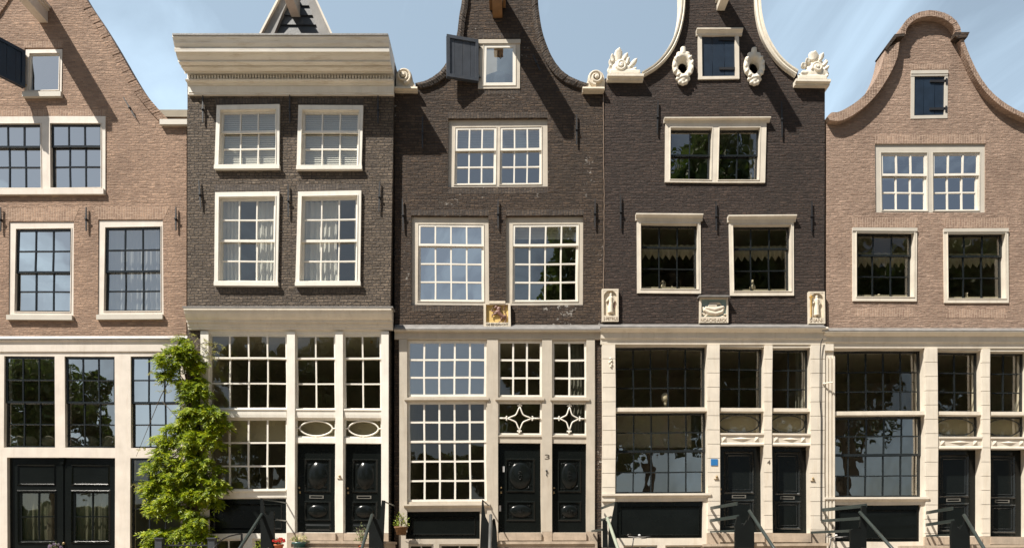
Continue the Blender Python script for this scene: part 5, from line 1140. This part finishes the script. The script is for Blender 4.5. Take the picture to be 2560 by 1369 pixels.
# ================================================================== climbing vine
def leaflet(V, F, p, dr, up, L, W):
    side = dr.cross(up).normalized(); o = len(V); fold = up * (-.25 * W)
    V += [p, p + dr * L * .38 + side * W * .5 + fold, p + dr * L, p + dr * L * .38 - side * W * .5 + fold, p + dr * L * .42]
    F += [(o, o + 1, o + 4), (o + 1, o + 2, o + 4), (o, o + 4, o + 3), (o + 4, o + 2, o + 3)]
def rv(): 
    while True:
        v = Vector((random.uniform(-1, 1), random.uniform(-1, 1), random.uniform(-1, 1)))
        if .05 < v.length < 1: return v.normalized()
def pinnate(V, F, p, dr, L, pairs, lw):
    dr = dr.normalized(); up = Vector((0, -.45, 1)) + rv() * .35; up = (up - dr * up.dot(dr)).normalized(); side = dr.cross(up).normalized()
    for k in range(pairs):
        t = (k + .6) / pairs; q = p + dr * L * t - Vector((0, 0, 1)) * L * .30 * t * t
        for s_ in (-1, 1):
            d2 = (side * s_ * .8 + dr * .75 - up * random.uniform(.0, .5)).normalized(); leaflet(V, F, q, d2, up, lw * (1.05 - .35 * abs(t - .5)) * random.uniform(.8, 1.15), lw * .36)
    q = p + dr * L - Vector((0, 0, 1)) * L * .30; leaflet(V, F, q, (dr - Vector((0, 0, .5))).normalized(), up, lw, lw * .38)
blobs = [(455, 868, 50, 26), (425, 900, 44, 34), (475, 900, 44, 36), (418, 932, 22, 16), (482, 950, 30, 30), (492, 985, 26, 34), (472, 985, 20, 26),
         (482, 1030, 45, 35), (528, 1035, 44, 36), (545, 1062, 30, 26), (430, 1062, 46, 28), (480, 1085, 60, 42), (415, 1098, 40, 30), (532, 1098, 34, 40), (478, 1140, 56, 40), (412, 1128, 34, 20),
         (395, 1165, 34, 22), (440, 1180, 56, 36), (505, 1175, 60, 50), (372, 1212, 32, 30), (405, 1225, 56, 36), (460, 1235, 60, 40), (520, 1235, 50, 46), (545, 1205, 26, 30), (395, 1262, 34, 22),
         (455, 1272, 30, 20), (498, 1290, 44, 50), (400, 1325, 34, 24), (445, 1330, 56, 28), (500, 1338, 44, 34), (405, 1358, 36, 22), (470, 1362, 56, 22), (440, 1400, 50, 60), (490, 1420, 40, 60)]
V, F, Vy, Fy = [], [], [], []
random.seed(11)
for (bx_, by_, rx, ry) in blobs:
    for _c in range(int(rx * ry / 205) + 3):
        c = rv() * random.uniform(.35, 1.0); young = random.random()
        for _ in range(13):
            u = rv() * random.random() ** .5; d = .44 + (c.y * min(rx, ry) * .75 + u.y * 13) / 100
            p = PW(bx_ + c.x * rx * .80 + u.x * 12, by_ + c.z * ry * .84 + u.z * 11, max(.13, d))
            dr = Vector((u.x * .9 + c.x * .5, -abs(u.y) - .2, u.z * .6 - .2)) + rv() * .4
            pinnate(V, F, p, dr, random.uniform(.13, .24), random.choice((3, 4, 4, 5)), random.uniform(.08, .125))
for (x, y) in ((452, 838), (470, 836), (440, 842), (395, 915), (520, 858), (535, 860), (548, 868), (530, 880), (385, 930), (410, 975), (565, 1080), (345, 1210), (385, 1160), (500, 850), (512, 862), (405, 958), (575, 1070), (525, 895), (340, 1222), (360, 1120), (378, 1100)):
    for _ in range(6):
        u = rv(); pinnate(Vy, Fy, PW(x + u.x * 9, y + u.z * 9, .4 + u.y * .15), Vector((u.x, -.3, u.z)), .10, 3, .05)
me = MB(); me.v = V; me.f = F
O = PW(470, 1369, .3); O.z = 0
tv = thing('climbing_vine', O, 'leafy green climbing vine growing up between the tan house and the cornice house', 'vine')
build(me, 'foliage', 'vine', tv, O, clean=False); me = MB(); me.v = Vy; me.f = Fy; build(me, 'young_shoots', 'vined', tv, O, clean=False)
mb = MB()
for ph in (0, 2.1, 4.2):
    pts = [Vector((PW(488 + 8 * math.sin(k * .6 + ph) - (k > 12) * 2 * (k - 12), 0, .25).x, -.27 - .06 * math.cos(k * .6 + ph), .25 * k)) for k in range(25)]; mb.tube(pts, [.045 * (1 - k / 34) for k in range(25)], 8)
for (a, b_) in (((485, 1100), (405, 1000)), ((488, 1230), (375, 1215)), ((485, 1050), (555, 1050)), ((480, 980), (420, 905)), ((490, 1300), (430, 1335)), ((470, 860), (340, 1140)), ((480, 870), (545, 862))):
    p = PW(*a, .3); q = PW(*b_, .5); mb.tube([p, p.lerp(q, .5) + Vector((0, -.05, .08)), q], [.014, .01, .004], 6)
build(mb, 'stem', 'bark', tv, O, True)

# ================================================================== potted plants
def pot(x, y, d, r, h, mat, label, leaf, flower=None, n=60, spread=.16, tall=.18, name='potted_plant', zt=None, lw=.05):
    p = PW(x, y, d); O = p.copy(); t = thing(name, O, label, 'plant pot', None)
    v = MB().lathe((0, 0, 0), [(0.001, -h), (r * .7, -h), (r * .95, -.04), (r * 1.08, -.04), (r * 1.1, 0), (r * .95, 0), (r * .9, -.03), (0.001, -.03)], 20); build(v, 'pot', mat, t, Vector((0, 0, 0)), True)
    V, F = [], []
    for _ in range(n):
        u = rv(); dr = Vector((u.x * spread, u.y * spread, abs(u.z) * tall + .03)); q = dr * random.uniform(.3, 1); leaflet(V, F, q, (dr.normalized() + rv() * .5).normalized(), rv(), lw * random.uniform(.7, 1.3), lw * .4)
    m = MB(); m.v = V; m.f = F; build(m, 'leaves', leaf, t, Vector((0, 0, 0)), clean=False)
    st = MB()
    for k in range(9):
        u = rv(); st.tube([Vector((0, 0, -.02)), Vector((u.x * spread * .7, u.y * spread * .7, tall * .8))], .004, 5)
    build(st, 'stem', 'bark', t, Vector((0, 0, 0)))
    if flower:
        fm = MB()
        for _ in range(14):
            u = rv(); c = Vector((u.x * spread, u.y * spread, abs(u.z) * tall * .7 + .06))
            for k in range(5): a = 6.283 * k / 5; fm.ell(c + Vector((.018 * math.cos(a), 0, .018 * math.sin(a))), (.014, .008, .014), None, 6, 4)
        build(fm, 'flowers', flower, t, Vector((0, 0, 0)))
    return t
pot(697, 1359, 1.9, .10, .17, 'terra', 'small terracotta pot with red and white flowers on the steps', 'sage', 'red', 40, .13, .10)
pot(748, 1354, 1.9, .15, .2, 'teal', 'dark teal pot with cream flowers left of the steps', 'lime', 'petal', 60, .18, .12)
pot(905, 1362, 1.6, .12, .2, 'terra', 'grey-green feathery herb in a pot behind the sloping handrail', 'sage', None, 190, .17, .50, lw=.055)
pot(1003, 1315, .35, .16, .20, 'straw', 'coir hanging basket with yellow-green plant on the dark brick strip', 'lime', None, 150, .20, .30, 'hanging_basket')
pot(138, 1382, .8, .14, .2, 'terra', 'lavender pot at the foot of the black double doors', 'sage', 'lav', 80, .18, .24)
pot(660, 1378, 1.1, .14, .2, 'terra', 'bright green leafy shrub in a pot beneath the notched post', 'lime', None, 90, .22, .26, lw=.07)

# ================================================================== bicycles
def bicycle(X, Y, rot, label):
    t = thing('bicycle', Vector((X, Y, 0)), label, 'bicycle', 'bicycles parked by the stoops'); t.rotation_euler = (R(-6), 0, rot); t.scale = (1.07, 1.07, 1.07); Z = Vector((0, 0, 0))
    for wx in (-.53, .53):
        tyre = MB(); n = 36; tyre.tube([Vector((wx + .35 * math.cos(6.2832 * k / n), 0, .36 + .35 * math.sin(6.2832 * k / n))) for k in range(n + 1)], .018, 8, False); w = build(tyre, 'wheel', 'black_in', t, Z, True)
        sp_ = MB()
        for k in range(14): a = 6.283 * k / 14; sp_.tube([Vector((wx, 0, .36)), Vector((wx + .33 * math.cos(a), 0, .36 + .33 * math.sin(a)))], .002, 4)
        sp_.tube([Vector((wx, -.04, .36)), Vector((wx, .04, .36))], .02, 8); build(sp_, 'spokes', 'alu', w, Z)
        fe = MB(); fe.tube([Vector((wx + .385 * math.cos(a), 0, .36 + .385 * math.sin(a))) for a in [R(10 + 16 * k) for k in range(11)]], .02, 6); build(fe, 'mudguard', 'board', t, Z, True)
    f = MB(); bb_, st, hd, hb_ = Vector((-.08, 0, .30)), Vector((-.2, 0, .80)), Vector((.36, 0, .92)), Vector((.38, 0, .78))
    for a, b in ((bb_, st), (bb_, hb_), (st + Vector((.02, 0, -.06)), hd), (bb_, Vector((-.53, .04, .36))), (st, Vector((-.53, .04, .36))), (hb_, Vector((.53, .04, .36))), (hb_, hd)): f.tube([a, b], .017, 8)
    build(f, 'frame', 'board', t, Z, True)
    h = MB(); h.tube([hd, Vector((.33, 0, 1.17))], .013, 8); h.tube([Vector((.17, -.29, 1.20)), Vector((.27, -.25, 1.19)), Vector((.37, -.12, 1.17)), Vector((.38, 0, 1.17)), Vector((.37, .12, 1.17)), Vector((.27, .25, 1.19)), Vector((.17, .29, 1.20))], .012, 8); hb = build(h, 'handlebar', 'chrome', t, Z, True)
    g = MB()
    for s_ in (-1, 1): g.tube([Vector((.14, .30 * s_, 1.205)), Vector((.24, .262 * s_, 1.195))], .018, 8); g.tube([Vector((.22, .27 * s_, 1.17)), Vector((.32, .2 * s_, 1.15))], .006, 6)
    build(g, 'grip', 'black_in', hb, Z, True); bl = MB().ell(Vector((.33, .16, 1.22)), (.03, .03, .022)); build(bl, 'bell', 'alu', hb, Z, True)
    s_ = MB().ell(Vector((-.25, 0, .93)), (.13, .07, .035)).ell(Vector((-.12, 0, .93)), (.08, .03, .025)); s_.tube([st, Vector((-.23, 0, .92))], .013, 8); build(s_, 'saddle', 'black_in', t, Z, True)
    c = MB().tube([bb_ + Vector((0, -.06, 0)), bb_ + Vector((.1, -.06, -.13))], .01, 6).tube([bb_ + Vector((0, .06, 0)), bb_ + Vector((-.1, .06, .13))], .01, 6); c.ell(bb_, (.09, .01, .09)); build(c, 'crank', 'alu', t, Z)
bicycle(2.98, -1.35, R(215), 'bicycle with swept silver handlebars parked under the wide black panel by the pale green handrail')
bicycle(7.65, -1.3, R(190), 'bicycle parked under the black panel at the fluted pilaster, only its handlebar showing')

# ================================================================== street, quay, canal
M['street'] = brick('street_clinker', (.24, .17, .13), (.34, .25, .19), (.20, .17, .13), bw=.2, rh=.1, bump=.6, dist=.01)
def ground(name, z, x0, x1, y0, y1, mat): 
    o = build(MB().add([(x0, y0, z), (x1, y0, z), (x1, y1, z), (x0, y1, z)], [(0, 1, 2, 3)]), name, mat); o['kind'] = 'structure'; return o
m, nt, b = newmat('paving'); g = objvec(nt); bt = nt.nodes.new('ShaderNodeTexBrick'); bt.inputs['Scale'].default_value = 1; bt.inputs['Brick Width'].default_value = .2; bt.inputs['Row Height'].default_value = .1; bt.inputs['Mortar Size'].default_value = .008
bt.inputs['Color1'].default_value = (.24, .20, .16, 1); bt.inputs['Color2'].default_value = (.31, .26, .20, 1); bt.inputs['Mortar'].default_value = (.30, .25, .2, 1); lnk(nt, g, bt.inputs['Vector']); lnk(nt, bt.outputs['Color'], b.inputs['Base Color']); b.inputs['Roughness'].default_value = .9; M['paving'] = m
ground('street', 0, -150, 150, -27, 60, 'paving'); ground('canal_water', -1.3, -150, 150, -90, -27, None)
w = bpy.data.objects['canal_water']; m, nt, b = newmat('water'); b.inputs['Base Color'].default_value = (.02, .03, .025, 1); b.inputs['Roughness'].default_value = .08; n = noise(nt, objvec(nt), 1.5, 3); bp = nt.nodes.new('ShaderNodeBump'); bp.inputs['Distance'].default_value = .05; lnk(nt, n.outputs[0], bp.inputs['Height']); lnk(nt, bp.outputs[0], b.inputs['Normal']); w.data.materials.append(m)
o = build(MB().box((-150, -27.3, -1.5), (150, -27.001, .08)), 'quay_kerb', 'stone_b'); o['kind'] = 'structure'
ground('far_bank', 0, -300, 300, -400, -90, 'paving')

# ================================================================== trees on the quay, reflected in the windows
def crown_mesh(seed, n, trunk_h):
    rnd = random.Random(seed); V, F = [], []; lim = []
    cl = []
    for i in range(34):
        a = rnd.uniform(0, 6.283); e = rnd.uniform(-1.0, 1.1); r = rnd.uniform(.35, .95); cl.append((Vector((r * math.cos(a) * math.cos(e), r * math.sin(a) * math.cos(e), r * math.sin(e))), rnd.uniform(.2, .38)))
    for c, r in cl:
        for _ in range(n // 34):
            while True:
                u = Vector((rnd.uniform(-1, 1), rnd.uniform(-1, 1), rnd.uniform(-1, 1)))
                if u.length < 1: break
            u = u.normalized() * (u.length ** .5); p = c + u * r; s_ = rnd.uniform(.022, .038)
            t = Vector((rnd.uniform(-1, 1), rnd.uniform(-1, 1), rnd.uniform(-.6, .6))).normalized(); w_ = t.cross(Vector((rnd.uniform(-1, 1), rnd.uniform(-1, 1), rnd.uniform(-1, 1)))).normalized()
            o = len(V); V += [p - t * s_, p + w_ * s_ * .6, p + t * s_, p - w_ * s_ * .6]; F.append((o, o + 1, o + 2, o + 3))
        lim.append(c)
    me = bpy.data.meshes.new('crown'); me.from_pydata(V, [], F); me.materials.append(M['tleaf']); return me, lim
cms = [crown_mesh(3, 34000, 6), crown_mesh(8, 34000, 6)]
def tree(X, Y, hgt, rad, label, k, lean=0, th=None):
    t = thing('elm_tree', Vector((X, Y, 0)), label, 'tree', 'elms along the quay')
    th = th or hgt * .3; cz = (hgt + th) / 2; rz = (hgt - th) / 2; me, lim = cms[k]
    c = bpy.data.objects.new('crown', me); C.objects.link(c); c.parent = t; c.location = (lean, 0, cz); c.scale = (rad, rad, rz); c.rotation_euler = (0, 0, k + X)
    mb = MB(); top = Vector((lean * .8, 0, cz)); mb.tube([Vector((0, 0, -.1)), Vector((lean * .2, 0, th * .5)), Vector((lean * .5, 0, th)), top, Vector((lean, 0, cz + rz * .6))], [.55, .44, .34, .2, .06], 12)
    rot = Matrix.Rotation(k + X, 3, 'Z')
    for q in lim:
        e = rot @ q; e = Vector((e.x * rad + lean, e.y * rad, e.z * rz + cz)); s_ = Vector((lean * .5, 0, th)).lerp(top, random.random()); mb.tube([s_, s_.lerp(e, .5) + Vector((0, 0, -.2)), e], [.10, .06, .015], 6)
    build(mb, 'trunk', 'bark', t, Vector((0, 0, 0)), True)
QY = -24.5
tree(-27, QY, 12.6, 3.2, 'small round elm reflected in the ground floor panes of the tan brick house', 0, th=4.2)
tree(-14.0, QY, 14.6, 3.1, 'elm reflected in the shop window under the white cornice', 1, th=3.0)
tree(-9.6, QY - .7, 14.0, 3.1, 'elm reflected in the panes above the two black doors under the cornice', 0, th=3.0)
tree(-4.4, QY + .5, 7.6, 3.0, 'added low broad elm that darkens the reflection in the tall window left of the doors numbered 3', 1, th=1.6)  # made-up tree, placed to give the tall window a dark lower reflection
tree(1.7, QY + .4, 11.5, 3.2, 'added small elm that darkens the reflection in the star-shaped fanlights above the doors numbered 3', 0, th=2.6)  # extra tree added only to darken what these panes reflect
tree(3.6, QY, 22, 4.8, 'tall elm reflected in the right first-floor window above the lion tablet', 1, 1.0, th=5.4)
tree(7.3, QY, 26, 6.4, 'broad elm reflected in all windows of the plum-dark house', 0, 2.2, th=5.6)
tree(14.6, QY - .5, 25, 5.2, 'tall elm reflected at the right-hand windows of the plum-dark house', 1, .6, th=5.4)
tree(20.8, QY, 22, 6.0, 'broad elm reflected in the ground floor of the pinkish house', 1, -1.2, th=5.6)
tree(29.8, QY, 20, 5.4, 'outermost elm of the row, reflected at the right edge of the pinkish house', 0, th=6)

# unseen wood, added to block low sky from the reflections, and the joint between the two dark houses
rnd = random.Random(5); m = MB()
for k in range(150):
    x = -150 + 2 * k + rnd.uniform(-1, 1); hh = rnd.uniform(5.0, 8.6); m.ell((x, -96 + rnd.uniform(-2, 2), hh * .5 - .3), (rnd.uniform(2, 3.4), 2.4, hh * .55), None, 10, 7)
o = build(m, 'added_far_treeline', 'tleaf'); o['kind'] = 'stuff'; tagit(o, 'unseen dark band of trees added on the far bank to darken low reflections', 'trees', None, 'stuff')
H = h3; H.mk(MB().tube([PW(1509.5, y, .035) + Vector((.004 * math.sin(y * .21), 0, 0)) for y in range(226, 722, 9)], .011, 6), 'mortar_joint', 'joint')
